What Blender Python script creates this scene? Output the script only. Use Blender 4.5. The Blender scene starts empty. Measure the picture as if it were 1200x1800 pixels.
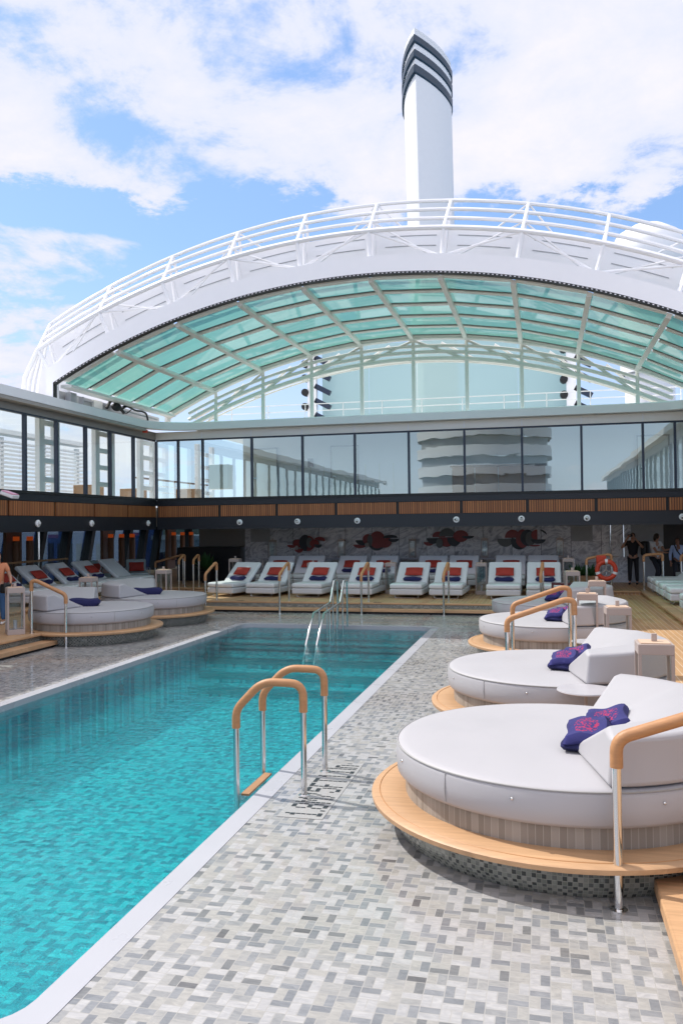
import bpy, math, random
from mathutils import Vector, Matrix
random.seed(7)
R_=math.radians
scene=bpy.context.scene
# ---------------------------------------------------------------- camera
F=1450.0; CAMZ=2.6; YAW=math.atan(355/F); PITCH=math.atan(22/F); ROLL=0.0112
cd=bpy.data.cameras.new('camera'); cam=bpy.data.objects.new('camera',cd); scene.collection.objects.link(cam)
cd.sensor_fit='HORIZONTAL'; cd.sensor_width=36; cd.lens=36*F/1200; cd.clip_end=6000; cd.clip_start=.05
cam.location=(0,0,CAMZ)
cam.rotation_mode='QUATERNION'
cam.rotation_quaternion=(Matrix.Rotation(YAW,4,'Z')@Matrix.Rotation(math.pi/2+PITCH,4,'X')@Matrix.Rotation(-ROLL,4,'Z')).to_quaternion()
scene.camera=cam
# ---------------------------------------------------------------- sky, sun, exposure
SUN_EL=R_(50); SUN_H=Vector((-.96,.27,0)).normalized()
sdir=Vector((SUN_H.x*math.cos(SUN_EL),SUN_H.y*math.cos(SUN_EL),math.sin(SUN_EL)))
sl=bpy.data.lights.new('sun','SUN'); sl.energy=2.95; sl.angle=R_(.6); sl.color=(1,.955,.88)
so=bpy.data.objects.new('sun',sl); scene.collection.objects.link(so)
so.rotation_mode='QUATERNION'; so.rotation_quaternion=sdir.to_track_quat('Z','Y')
w=bpy.data.worlds.new('World'); scene.world=w; w.use_nodes=True
nt=w.node_tree; nt.nodes.clear()
class NB:
    """tiny node-expression builder"""
    def __init__(s,nt): s.nt=nt
    def n(s,t,**k):
        o=s.nt.nodes.new(t)
        for a,b in k.items(): setattr(o,a,b)
        return o
    def inp(s,node,key,v):
        if v is None: return
        if isinstance(v,bpy.types.NodeSocket): s.nt.links.new(v,node.inputs[key])
        else: node.inputs[key].default_value=v
    def m(s,op,a,b=None,c=None):
        o=s.n('ShaderNodeMath',operation=op); s.inp(o,0,a); s.inp(o,1,b); s.inp(o,2,c); return o.outputs[0]
    def mix(s,f,a,b,bt='MIX'):
        o=s.n('ShaderNodeMix',data_type='RGBA',blend_type=bt); s.inp(o,0,f); s.inp(o,6,a); s.inp(o,7,b); return o.outputs[2]
    def mixf(s,f,a,b):
        o=s.n('ShaderNodeMix',data_type='FLOAT'); s.inp(o,0,f); s.inp(o,2,a); s.inp(o,3,b); return o.outputs[0]
    def sep(s,v):
        o=s.n('ShaderNodeSeparateXYZ'); s.inp(o,0,v); return o.outputs
    def com(s,x,y,z=0.0):
        o=s.n('ShaderNodeCombineXYZ'); s.inp(o,0,x); s.inp(o,1,y); s.inp(o,2,z); return o.outputs[0]
    def noise(s,v,scale,detail=4,rough=.55,dist=0.0):
        o=s.n('ShaderNodeTexNoise'); s.inp(o,'Vector',v); s.inp(o,'Scale',scale); s.inp(o,'Detail',detail); s.inp(o,'Roughness',rough); s.inp(o,'Distortion',dist); return o.outputs
    def ramp(s,f,stops,interp='LINEAR'):
        o=s.n('ShaderNodeValToRGB'); r=o.color_ramp; r.interpolation=interp
        while len(r.elements)<len(stops): r.elements.new(.5)
        for e,(p,c) in zip(r.elements,stops): e.position=p; e.color=(c[0],c[1],c[2],1) if len(c)>2 else (c[0],c[0],c[0],1)
        s.inp(o,0,f); return o.outputs[0]
    def maprange(s,v,a,b,c=0.0,d=1.0,smooth=False):
        o=s.n('ShaderNodeMapRange'); o.interpolation_type='SMOOTHSTEP' if smooth else 'LINEAR'
        for i,x in enumerate((v,a,b,c,d)): s.inp(o,i,x)
        return o.outputs[0]
    def scalev(s,v,sc):
        o=s.n('ShaderNodeVectorMath',operation='MULTIPLY'); s.inp(o,0,v); s.inp(o,1,sc); return o.outputs[0]
    def addv(s,a,b):
        o=s.n('ShaderNodeVectorMath',operation='ADD'); s.inp(o,0,a); s.inp(o,1,b); return o.outputs[0]
    def schlick(s,f0,k=1.0,normal=None,p=5.0):
        o=s.n('ShaderNodeLayerWeight'); s.inp(o,0,.5); s.inp(o,'Normal',normal)
        return s.m('MINIMUM',s.m('ADD',s.m('MULTIPLY',s.m('POWER',o.outputs[1],p),k*(1-f0)),f0),1.0)
    def bump(s,h,st,dist=.01,normal=None):
        o=s.n('ShaderNodeBump'); s.inp(o,'Height',h); s.inp(o,'Strength',st); s.inp(o,'Distance',dist); s.inp(o,'Normal',normal); return o.outputs[0]
b=NB(nt)
sky=b.n('ShaderNodeTexSky',sky_type='NISHITA'); sky.sun_disc=False; sky.sun_elevation=SUN_EL
sky.sun_rotation=math.atan2(SUN_H.x,SUN_H.y); sky.air_density=1.0; sky.dust_density=.6; sky.ozone_density=3.0; sky.altitude=10
tc=b.n('ShaderNodeTexCoord').outputs['Generated']
dx,dy,dz=b.sep(tc)[:3]
den=b.m('ADD',b.m('MAXIMUM',dz,0.0),.22)
pv=b.com(b.m('DIVIDE',dx,den),b.m('DIVIDE',dy,den),0.0)
warp=b.noise(pv,.9,3,.5)[0]
n1=b.noise(b.addv(pv,b.com(b.m('ADD',warp,21.9),warp,3.1)),1.35,12,.62,.3)[0]
n2=b.noise(b.addv(pv,(4.0,1.0,0.0)),4.2,10,.66,.2)[0]
# cloud bank high up, a blue band below it, low cloud towards port side
wz=b.m('ADD',dz,b.m('MULTIPLY',b.m('SUBTRACT',b.m('ADD',b.m('MULTIPLY',warp,.6),b.m('MULTIPLY',n2,.4)),.5),.22))
bank=b.maprange(wz,.345,.385,0.0,1.0,True)
low=b.m('MULTIPLY',b.maprange(wz,.315,.335,1.0,0.0,True),b.maprange(dx,-.47,-.41,1.0,0.0,True))
cov=b.m('ADD',b.m('MULTIPLY',bank,.47),b.m('MULTIPLY',low,.36))
nn=b.m('ADD',b.m('MULTIPLY',n1,.62),b.m('MULTIPLY',n2,.38))
dens=b.m('ADD',b.m('MULTIPLY',b.m('SUBTRACT',nn,.5),2.8),b.m('ADD',cov,.30))
mask=b.maprange(dens,.38,.63,0.0,.98,True)
haze=b.maprange(dz,.0,.34,.60,0.0,True)
mask=b.m('MAXIMUM',mask,haze)
shade=b.maprange(dens,.45,.95,0.0,1.0)
cl=b.mix(shade,(4.1,4.45,5.7,1),(5.3,5.15,5.5,1))
skyc=b.mix(.42,b.mix(1.0,sky.outputs[0],(1.05,1.08,1.08,1),'MULTIPLY'),(1.7,2.9,5.6,1))
col=b.mix(mask,skyc,cl)
# sky behind the camera made brighter, added fill for surfaces facing the viewer
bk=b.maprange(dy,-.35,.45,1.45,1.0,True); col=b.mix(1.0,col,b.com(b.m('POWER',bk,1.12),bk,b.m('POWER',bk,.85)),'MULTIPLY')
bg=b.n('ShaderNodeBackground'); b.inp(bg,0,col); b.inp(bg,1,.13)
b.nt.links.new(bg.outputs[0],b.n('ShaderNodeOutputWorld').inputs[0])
scene.view_settings.view_transform='Standard'; scene.view_settings.look='None'; scene.view_settings.exposure=.52; scene.view_settings.gamma=1
scene.cycles.use_denoising=True
scene.cycles.max_bounces=14; scene.cycles.transparent_max_bounces=24; scene.cycles.sample_clamp_indirect=6
scene.cycles.caustics_reflective=False; scene.cycles.caustics_refractive=False
# ---------------------------------------------------------------- materials
M={}
def newmat(name):
    m=bpy.data.materials.new(name); m.use_nodes=True; m.node_tree.nodes.clear(); M[name]=m
    return m,NB(m.node_tree)
def finish(b,sh): b.nt.links.new(sh,b.n('ShaderNodeOutputMaterial').inputs[0])
def pbsdf(b,col,rough=.5,metal=0.0,normal=None,**k):
    p=b.n('ShaderNodeBsdfPrincipled'); b.inp(p,'Base Color',col if isinstance(col,bpy.types.NodeSocket) else (*col[:3],1)); b.inp(p,'Roughness',rough); b.inp(p,'Metallic',metal); b.inp(p,'Normal',normal)
    for a,v in k.items(): b.inp(p,a.replace('_',' '),v)
    return p.outputs[0]
def pbr(name,col,rough=.5,metal=0.0,var=.08,scale=3.0,bs=0.0,bscale=60.0,**k):
    m,b=newmat(name); v=b.n('ShaderNodeTexCoord').outputs['Object']
    n=b.noise(v,scale,5,.6)[0]
    lo=tuple(c*(1-var) for c in col)+(1,); hi=tuple(min(1,c*(1+var)) for c in col)+(1,)
    c=b.mix(n,lo,hi)
    r=b.maprange(n,.3,.7,max(0,rough-.06),min(1,rough+.06))
    nm=b.bump(b.noise(v,bscale,3,.6)[0],bs,.01) if bs else None
    finish(b,pbsdf(b,c,r,metal,nm,**k)); return m
pbr('white_paint',(.86,.86,.88),.35,bs=.03,bscale=4,var=.03)
pbr('shade_white',(.60,.60,.60),.4,bs=.03,bscale=4,var=.04)
pbr('cream_paint',(.80,.80,.76),.4,var=.04)
pbr('eave_white',(.80,.82,.84),.4,var=.04,scale=.8)
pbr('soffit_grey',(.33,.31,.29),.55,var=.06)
pbr('navy_paint',(.018,.028,.055),.35)
pbr('band_navy',(.022,.05,.085),.3)
pbr('charcoal',(.012,.014,.02),.4,var=.15)
pbr('black',(.008,.008,.009),.5,var=.2)
pbr('rubber',(.015,.015,.016),.7)
pbr('cushion',(.425,.42,.445),.52,var=.03,scale=1.3,bs=.30,bscale=3.2)
pbr('cushion_side',(.33,.33,.33),.62,var=.04,scale=1.3,bs=.08,bscale=5)
pbr('lounger_fabric',(.68,.70,.72),.75,var=.05,scale=2,bs=.12,bscale=9)
pbr('lounger_base',(.58,.58,.60),.75,var=.05,scale=2,bs=.08,bscale=20)
pbr('red_fabric',(.36,.035,.022),.8,var=.14,scale=6,bs=.2,bscale=14)
pbr('maroon',(.10,.015,.02),.5)
pbr('navy_towel',(.016,.018,.085),.95,var=.3,scale=14,bs=.6,bscale=120)
pbr('pink_thread',(.65,.03,.16),.8,var=.3,scale=30)
pbr('steel',(.72,.72,.72),.12,1.0,var=.04)
pbr('sled_steel',(.62,.62,.64),.28,1.0)
pbr('taupe',(.40,.335,.31),.5,var=.05)
pbr('lantern_top',(.62,.45,.33),.5,var=.1)
pbr('table_top',(.46,.45,.48),.35)
pbr('skin',(.45,.24,.16),.55,var=.06)
pbr('skin_dark',(.22,.10,.06),.55,var=.06)
pbr('hair',(.03,.018,.012),.6)
pbr('hair_grey',(.08,.06,.05),.6)
pbr('shirt_black',(.014,.014,.018),.85)
pbr('shirt_white',(.72,.72,.74),.85,bs=.2,bscale=14)
pbr('shirt_blue',(.36,.45,.66),.85,bs=.2,bscale=14)
pbr('shirt_orange',(.60,.24,.12),.85)
pbr('jeans',(.05,.13,.28),.9,var=.2,scale=20)
pbr('trouser_dark',(.02,.022,.032),.85)
pbr('shorts_blue',(.07,.10,.36),.85)
pbr('shoe_white',(.78,.76,.76),.6)
pbr('orange_ring',(.55,.05,.018),.45,var=.08)
pbr('reflective',(.75,.75,.78),.3)
pbr('leaf',(.035,.11,.03),.5,var=.35,scale=9)
pbr('terracotta_wood',(.36,.20,.10),.6,var=.2,scale=9)
pbr('art_red',(.26,.02,.018),.4,var=.1)
pbr('art_dark',(.02,.025,.035),.45)
pbr('art_grey',(.13,.14,.14),.45)
pbr('art_beige',(.38,.34,.31),.5)
pbr('cheek_grey',(.48,.49,.49),.45,var=.12,scale=2)
pbr('machine_grey',(.35,.36,.38),.45,var=.15,scale=5)
pbr('chair_teal',(.36,.44,.44),.8,var=.08)
pbr('brown_panel',(.20,.10,.06),.5,var=.2,scale=4)
pbr('door_dark',(.025,.022,.02),.5)
pbr('pink_lens',(.85,.35,.50),.3)
pbr('sea_hill',(.045,.075,.06),.9,var=.4,scale=.01)
pbr('warehouse_blue',(.05,.11,.30),.7,var=.2,scale=.05)
pbr('warehouse_pale',(.55,.58,.58),.7,var=.1,scale=.05)
pbr('quay',(.30,.31,.31),.9,var=.2,scale=.02)
pbr('upper_deck_pale',(.55,.48,.40),.6)
pbr('ceiling_pale',(.50,.49,.47),.6)
pbr('ceiling_dark',(.05,.05,.052),.6)
pbr('grip_end',(.42,.20,.07),.45)
def towelprint():
    m,b=newmat('towel_print'); v=b.n('ShaderNodeTexCoord').outputs['Object']; x,y,z=b.sep(v)[:3]
    n=b.noise(v,9,4,.6)[0]; base=b.mix(n,(.018,.018,.10,1),(.035,.035,.18,1))
    vo=b.n('ShaderNodeTexVoronoi'); b.inp(vo,0,v); b.inp(vo,'Scale',55.0)
    k=b.noise(v,52,2,.6)[0]
    e=b.m('ADD',b.m('POWER',b.m('DIVIDE',x,.10),2.0),b.m('POWER',b.m('DIVIDE',y,.15),2.0))
    msk=b.m('MULTIPLY',b.m('MULTIPLY',b.m('LESS_THAN',e,1.0),b.m('GREATER_THAN',b.m('ADD',k,b.m('MULTIPLY',vo.outputs[0],.25)),.66)),b.m('GREATER_THAN',z,.05))
    c=b.mix(msk,base,(.34,.02,.09,1))
    finish(b,pbsdf(b,c,.92,0.0,b.bump(b.noise(v,120,3,.6)[0],.6,.006)))
towelprint()
def emis():
    m,b=newmat('lamp_orange'); e=b.n('ShaderNodeEmission'); b.inp(e,0,(1,.16,.03,1)); b.inp(e,1,.12); finish(b,e.outputs[0])
    m,b=newmat('spot_warm'); e=b.n('ShaderNodeEmission'); b.inp(e,0,(1,.62,.28,1)); b.inp(e,1,7.0); finish(b,e.outputs[0])
emis()
def basket(b,u,v,L):
    """two-by-two parquet of 2:1 tiles; returns (random id value, distance to joint, id2)"""
    u=b.m('DIVIDE',u,L); v=b.m('DIVIDE',v,L)
    iu=b.m('FLOOR',u); iv=b.m('FLOOR',v); fu=b.m('SUBTRACT',u,iu); fv=b.m('SUBTRACT',v,iv)
    par=b.m('FLOORED_MODULO',b.m('ADD',iu,iv),2.0)
    a=b.mixf(par,fu,fv); c=b.m('MULTIPLY',b.mixf(par,fv,fu),2.0)
    sub=b.m('FLOOR',c); fc=b.m('SUBTRACT',c,sub)
    da=b.m('MINIMUM',a,b.m('SUBTRACT',1.0,a)); dc=b.m('MULTIPLY',b.m('MINIMUM',fc,b.m('SUBTRACT',1.0,fc)),.5)
    d=b.m('MULTIPLY',b.m('MINIMUM',da,dc),L)
    wn=b.n('ShaderNodeTexWhiteNoise',noise_dimensions='3D'); b.inp(wn,0,b.com(iu,iv,sub))
    w2=b.n('ShaderNodeTexWhiteNoise',noise_dimensions='3D'); b.inp(w2,0,b.com(iu,iv,7.3))
    return wn.outputs[0],d,wn.outputs[1],w2.outputs[0],sub
def tile_mat(name,stops,gstops,pg,L,grout,rough,veins=.25,warp=0.0,coat=0.0):
    m,b=newmat(name); v=b.n('ShaderNodeTexCoord').outputs['Object']
    if warp:
        nz=b.noise(v,2.3,3,.6)
        v=b.addv(v,b.scalev(b.addv(nz[1],(-.5,-.5,-.5)),(warp,warp,0.0)))
        nz=b.noise(v,9.0,2,.6)
        v=b.addv(v,b.scalev(b.addv(nz[1],(-.5,-.5,-.5)),(warp*.5,warp*.5,0.0)))
    x,y,z=b.sep(v)[:3]
    val,d,idc,blk,sub=basket(b,x,y,L)
    isg=b.m('MULTIPLY',b.m('ABSOLUTE',b.m('SUBTRACT',sub,b.m('GREATER_THAN',blk,.5))),b.m('LESS_THAN',b.sep(idc)[1],pg))
    c=b.mix(isg,b.ramp(val,stops,'CONSTANT'),b.ramp(val,gstops,'CONSTANT'))
    vein=b.noise(b.addv(b.scalev(v,(9.0,24.0,9.0)),b.scalev(idc,(40.0,40.0,40.0))),1.0,6,.65,1.2)[0]
    c=b.mix(veins,c,b.mix(b.maprange(vein,.35,.65),(.35,.36,.38,1),(.85,.84,.82,1)),'OVERLAY')
    dirt=b.noise(v,.55,5,.6)[0]
    c=b.mix(1.0,c,b.mix(dirt,(.86,.86,.87,1),(1.08,1.07,1.05,1)),'MULTIPLY')
    g=b.maprange(d,.0016,.0034,1.0,0.0)
    c=b.mix(g,c,(*grout,1))
    r=b.mixf(g,b.m('ADD',b.maprange(b.noise(v,.6,4)[0],.4,.6,rough-.10,rough+.14),b.m('MULTIPLY',val,.10)),.75)
    h=b.m('ADD',b.m('MULTIPLY',g,-1.0),b.m('MULTIPLY',val,.25))
    finish(b,pbsdf(b,c,r,0.0,b.bump(h,.25,.002),Coat_Weight=coat,Coat_Roughness=.06))
tile_mat('deck_tile',[(0,(.39,.39,.395)),(.5,(.335,.33,.315)),(.85,(.31,.31,.305))],[(0,(.23,.24,.255)),(.35,(.19,.20,.215)),(.6,(.26,.265,.27)),(.85,(.165,.17,.175)),(.985,(.12,.12,.125))],.80,.114,(.35,.345,.33),.20,.32,0,.35)
tile_mat('pool_tile',[(0,(.06,.86,.90)),(.5,(.030,.74,.80)),(.8,(.02,.60,.68))],[(0,(.006,.36,.46)),(.4,(.004,.27,.37)),(.75,(.003,.17,.27))],.85,.14,(.05,.50,.58),.4,.08,.05)
def mosaic():
    m,b=newmat('mosaic'); uv=b.n('ShaderNodeTexCoord').outputs['UV']; x,y,z=b.sep(uv)[:3]
    s=.035; u=b.m('DIVIDE',x,s); v=b.m('DIVIDE',y,s); iu=b.m('FLOOR',u); iv=b.m('FLOOR',v)
    fu=b.m('SUBTRACT',u,iu); fv=b.m('SUBTRACT',v,iv)
    wn=b.n('ShaderNodeTexWhiteNoise',noise_dimensions='3D'); b.inp(wn,0,b.com(iu,iv,1.0))
    par=b.m('FLOORED_MODULO',b.m('ADD',iu,iv),2.0)
    light=b.ramp(wn.outputs[0],[(0,(.25,.265,.235)),(.35,(.19,.205,.18)),(.7,(.31,.315,.285))],'CONSTANT')
    dark=b.ramp(wn.outputs[0],[(0,(.06,.068,.066)),(.35,(.11,.12,.115)),(.65,(.16,.17,.16)),(.85,(.24,.25,.225))],'CONSTANT')
    c=b.mix(par,light,dark)
    e=b.m('MINIMUM',b.m('MINIMUM',fu,b.m('SUBTRACT',1.0,fu)),b.m('MINIMUM',fv,b.m('SUBTRACT',1.0,fv)))
    g=b.maprange(e,.03,.08,1.0,0.0); c=b.mix(g,c,(.30,.30,.27,1))
    finish(b,pbsdf(b,c,b.mixf(g,.12,.7),0.0,b.bump(b.m('MULTIPLY',g,-1.0),.4,.002)))
mosaic()
def plinth():
    m,b=newmat('plinth_tile'); uv=b.n('ShaderNodeTexCoord').outputs['UV']; x,y,z=b.sep(uv)[:3]
    u=b.m('DIVIDE',x,.055); iu=b.m('FLOOR',u); fu=b.m('SUBTRACT',u,iu)
    wn=b.n('ShaderNodeTexWhiteNoise',noise_dimensions='1D'); b.inp(wn,'W',iu)
    c=b.mix(wn.outputs[0],(.23,.205,.18,1),(.36,.33,.30,1))
    g=b.maprange(b.m('MINIMUM',fu,b.m('SUBTRACT',1.0,fu)),.015,.04,1.0,0.0); c=b.mix(g,c,(.48,.46,.42,1))
    finish(b,pbsdf(b,c,.4))
plinth()
def teak(name,axis,base=(.56,.335,.165),w=.11,caulk=True):
    m,b=newmat(name); v=b.n('ShaderNodeTexCoord').outputs['Object']; x,y,z=b.sep(v)[:3]
    t,l=(x,y) if axis=='y' else (y,x)          # axis = direction planks run
    u=b.m('DIVIDE',t,w); iu=b.m('FLOOR',u); fu=b.m('SUBTRACT',u,iu)
    seg=b.m('FLOOR',b.m('ADD',b.m('DIVIDE',l,2.4),b.m('MULTIPLY',iu,.37)))
    wn=b.n('ShaderNodeTexWhiteNoise',noise_dimensions='2D'); b.inp(wn,0,b.com(iu,seg,0.0))
    gr=b.noise(b.scalev(v,(30.0,2.0,30.0) if axis=='y' else (2.0,30.0,30.0)),1.0,5,.6)[0]
    c=b.mix(wn.outputs[0],(*[k*.82 for k in base],1),(*[min(1,k*1.12) for k in base],1))
    c=b.mix(b.maprange(gr,.35,.7,0.0,.5),c,(*[k*.55 for k in base],1))
    if caulk:
        g=b.maprange(b.m('MINIMUM',fu,b.m('SUBTRACT',1.0,fu)),.035,.06,1.0,0.0); c=b.mix(g,c,(.66,.55,.42,1))
    finish(b,pbsdf(b,c,.5,0.0,b.bump(gr,.1,.003)))
teak('teak_y','y'); teak('teak_x','x'); teak('teak_plain','x',(.56,.34,.185),.5,False)
teak('grip_wood','x',(.50,.25,.11),1.7,False)
def slat():
    m,b=newmat('slat_wood'); v=b.n('ShaderNodeTexCoord').outputs['UV']; x,y,z=b.sep(v)[:3]
    u=b.m('DIVIDE',x,.075); iu=b.m('FLOOR',u); fu=b.m('SUBTRACT',u,iu)
    wn=b.n('ShaderNodeTexWhiteNoise',noise_dimensions='1D'); b.inp(wn,'W',iu)
    g=b.maprange(b.m('MINIMUM',fu,b.m('SUBTRACT',1.0,fu)),.10,.2,1.0,0.0)
    c=b.mix(wn.outputs[0],(.30,.105,.035,1),(.44,.165,.055,1)); c=b.mix(g,c,(.06,.022,.01,1))
    finish(b,pbsdf(b,c,.5,0.0,b.bump(b.m('MULTIPLY',g,-1.0),.5,.01)))
slat()
def marble():
    m,b=newmat('marble'); v=b.n('ShaderNodeTexCoord').outputs['Object']
    x,y,z=b.sep(v)[:3]
    pan=b.m('FLOOR',b.m('DIVIDE',x,1.05)); side=b.m('FLOORED_MODULO',pan,2.0)
    xx=b.mixf(side,x,b.m('MULTIPLY',x,1.0))
    rot=b.com(b.m('ADD',b.m('MULTIPLY',xx,.85),b.m('MULTIPLY',z,-1.3)),0.0,b.m('ADD',b.m('MULTIPLY',z,2.2),b.m('MULTIPLY',xx,2.0)))
    n=b.noise(b.addv(b.scalev(rot,(2.0,1.0,.55)),b.com(b.m('MULTIPLY',pan,3.3),0.0,0.0)),.9,8,.62,1.4)[0]
    c=b.ramp(n,[(.3,(.20,.205,.235)),(.42,(.50,.50,.54)),(.5,(.78,.78,.80)),(.58,(.52,.52,.56)),(.72,(.30,.305,.34))])
    fr=b.m('SUBTRACT',b.m('DIVIDE',x,1.05),pan)
    g=b.maprange(b.m('MINIMUM',fr,b.m('SUBTRACT',1.0,fr)),.004,.01,1.0,0.0); c=b.mix(g,c,(.06,.06,.07,1))
    finish(b,pbsdf(b,c,.14))
marble()
def glassmat(name,tint,refl,rough=0.0,wav=.0):
    m,b=newmat(name)
    nm=None
    if wav:
        v=b.n('ShaderNodeTexCoord').outputs['Object']
        nm=b.bump(b.noise(b.scalev(v,(1.0,1.0,2.2)),.9,2,.5)[0],wav,.05)
    f=b.schlick(.04+refl,1.0)
    t=b.n('ShaderNodeBsdfTransparent'); b.inp(t,0,(*tint,1))
    g=b.n('ShaderNodeBsdfGlossy'); b.inp(g,0,(.88,.97,.94,1)); b.inp(g,'Roughness',rough); b.inp(g,'Normal',nm)
    mx=b.n('ShaderNodeMixShader'); b.inp(mx,0,f); b.inp(mx,1,t.outputs[0]); b.inp(mx,2,g.outputs[0]); finish(b,mx.outputs[0])
def roofglass():
    m,b=newmat('roof_glass'); v=b.n('ShaderNodeTexCoord').outputs['Object']
    t=b.n('ShaderNodeBsdfTransparent'); b.inp(t,0,(.13,.42,.36,1))
    n=b.noise(b.scalev(v,(.6,2.5,1.0)),1.2,4,.6)[0]
    tr=b.n('ShaderNodeBsdfTranslucent'); b.inp(tr,0,b.mix(n,(.10,.26,.225,1),(.17,.36,.315,1)))
    a=b.n('ShaderNodeMixShader'); b.inp(a,0,.62); b.inp(a,1,t.outputs[0]); b.inp(a,2,tr.outputs[0])
    g=b.n('ShaderNodeBsdfGlossy'); b.inp(g,'Roughness',.02)
    mx=b.n('ShaderNodeMixShader'); b.inp(mx,0,b.schlick(.04,.7)); b.inp(mx,1,a.outputs[0]); b.inp(mx,2,g.outputs[0]); finish(b,mx.outputs[0])
roofglass()
def screenglass():
    m,b=newmat('screen_glass')
    t=b.n('ShaderNodeBsdfTransparent'); b.inp(t,0,(.60,.80,.75,1))
    tr=b.n('ShaderNodeBsdfTranslucent'); b.inp(tr,0,(.45,.60,.57,1))
    df=b.n('ShaderNodeBsdfDiffuse'); b.inp(df,0,(.45,.60,.57,1))
    ad=b.n('ShaderNodeMixShader'); b.inp(ad,0,.5); b.inp(ad,1,tr.outputs[0]); b.inp(ad,2,df.outputs[0])
    a=b.n('ShaderNodeMixShader'); b.inp(a,0,.80); b.inp(a,1,t.outputs[0]); b.inp(a,2,ad.outputs[0]); finish(b,a.outputs[0])
screenglass()
glassmat('window_glass',(.82,.94,.93),.23,0.0,.022)
glassmat('side_glass',(.84,.93,.92),.02)
glassmat('clear_glass',(.90,.93,.93),.02)
glassmat('low_glass',(.35,.42,.46),.04)
def water():
    m,b=newmat('water'); v=b.n('ShaderNodeTexCoord').outputs['Object']
    h1=b.noise(b.scalev(v,(1.0,1.6,1.0)),2.6,3,.55,.4)[0]; h2=b.noise(v,9.0,3,.6,.6)[0]
    h=b.m('ADD',b.m('MULTIPLY',h1,.8),b.m('MULTIPLY',h2,.42))
    nm=b.bump(h,.21,.10); nm2=b.bump(h,.70,.10)
    t=b.n('ShaderNodeBsdfTransparent'); b.inp(t,0,(.62,.96,.98,1))
    rf=b.n('ShaderNodeBsdfRefraction'); b.inp(rf,0,(.62,.96,.98,1)); b.inp(rf,'Roughness',0.0); b.inp(rf,'IOR',1.33); b.inp(rf,'Normal',nm2)
    g=b.n('ShaderNodeBsdfGlossy'); b.inp(g,'Roughness',.02); b.inp(g,'Normal',nm)
    a=b.n('ShaderNodeMixShader'); b.inp(a,0,.5); b.inp(a,1,t.outputs[0]); b.inp(a,2,rf.outputs[0])
    mx=b.n('ShaderNodeMixShader'); b.inp(mx,0,b.schlick(.022,.95,nm,4.7)); b.inp(mx,1,a.outputs[0]); b.inp(mx,2,g.outputs[0]); finish(b,mx.outputs[0])
water()
pbr('coping_white',(.43,.44,.48),.3,var=.05,scale=1.2)
pbr('step_edge',(.01,.07,.11),.4)
pbr('sea',(.03,.08,.11),.12,var=.2,scale=.03,bs=.4,bscale=.15)
pbr('text_tile',(.035,.04,.045),.3,var=.3,scale=40)
pbr('text_ground',(.37,.37,.365),.25,var=.06,scale=20)
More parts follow.
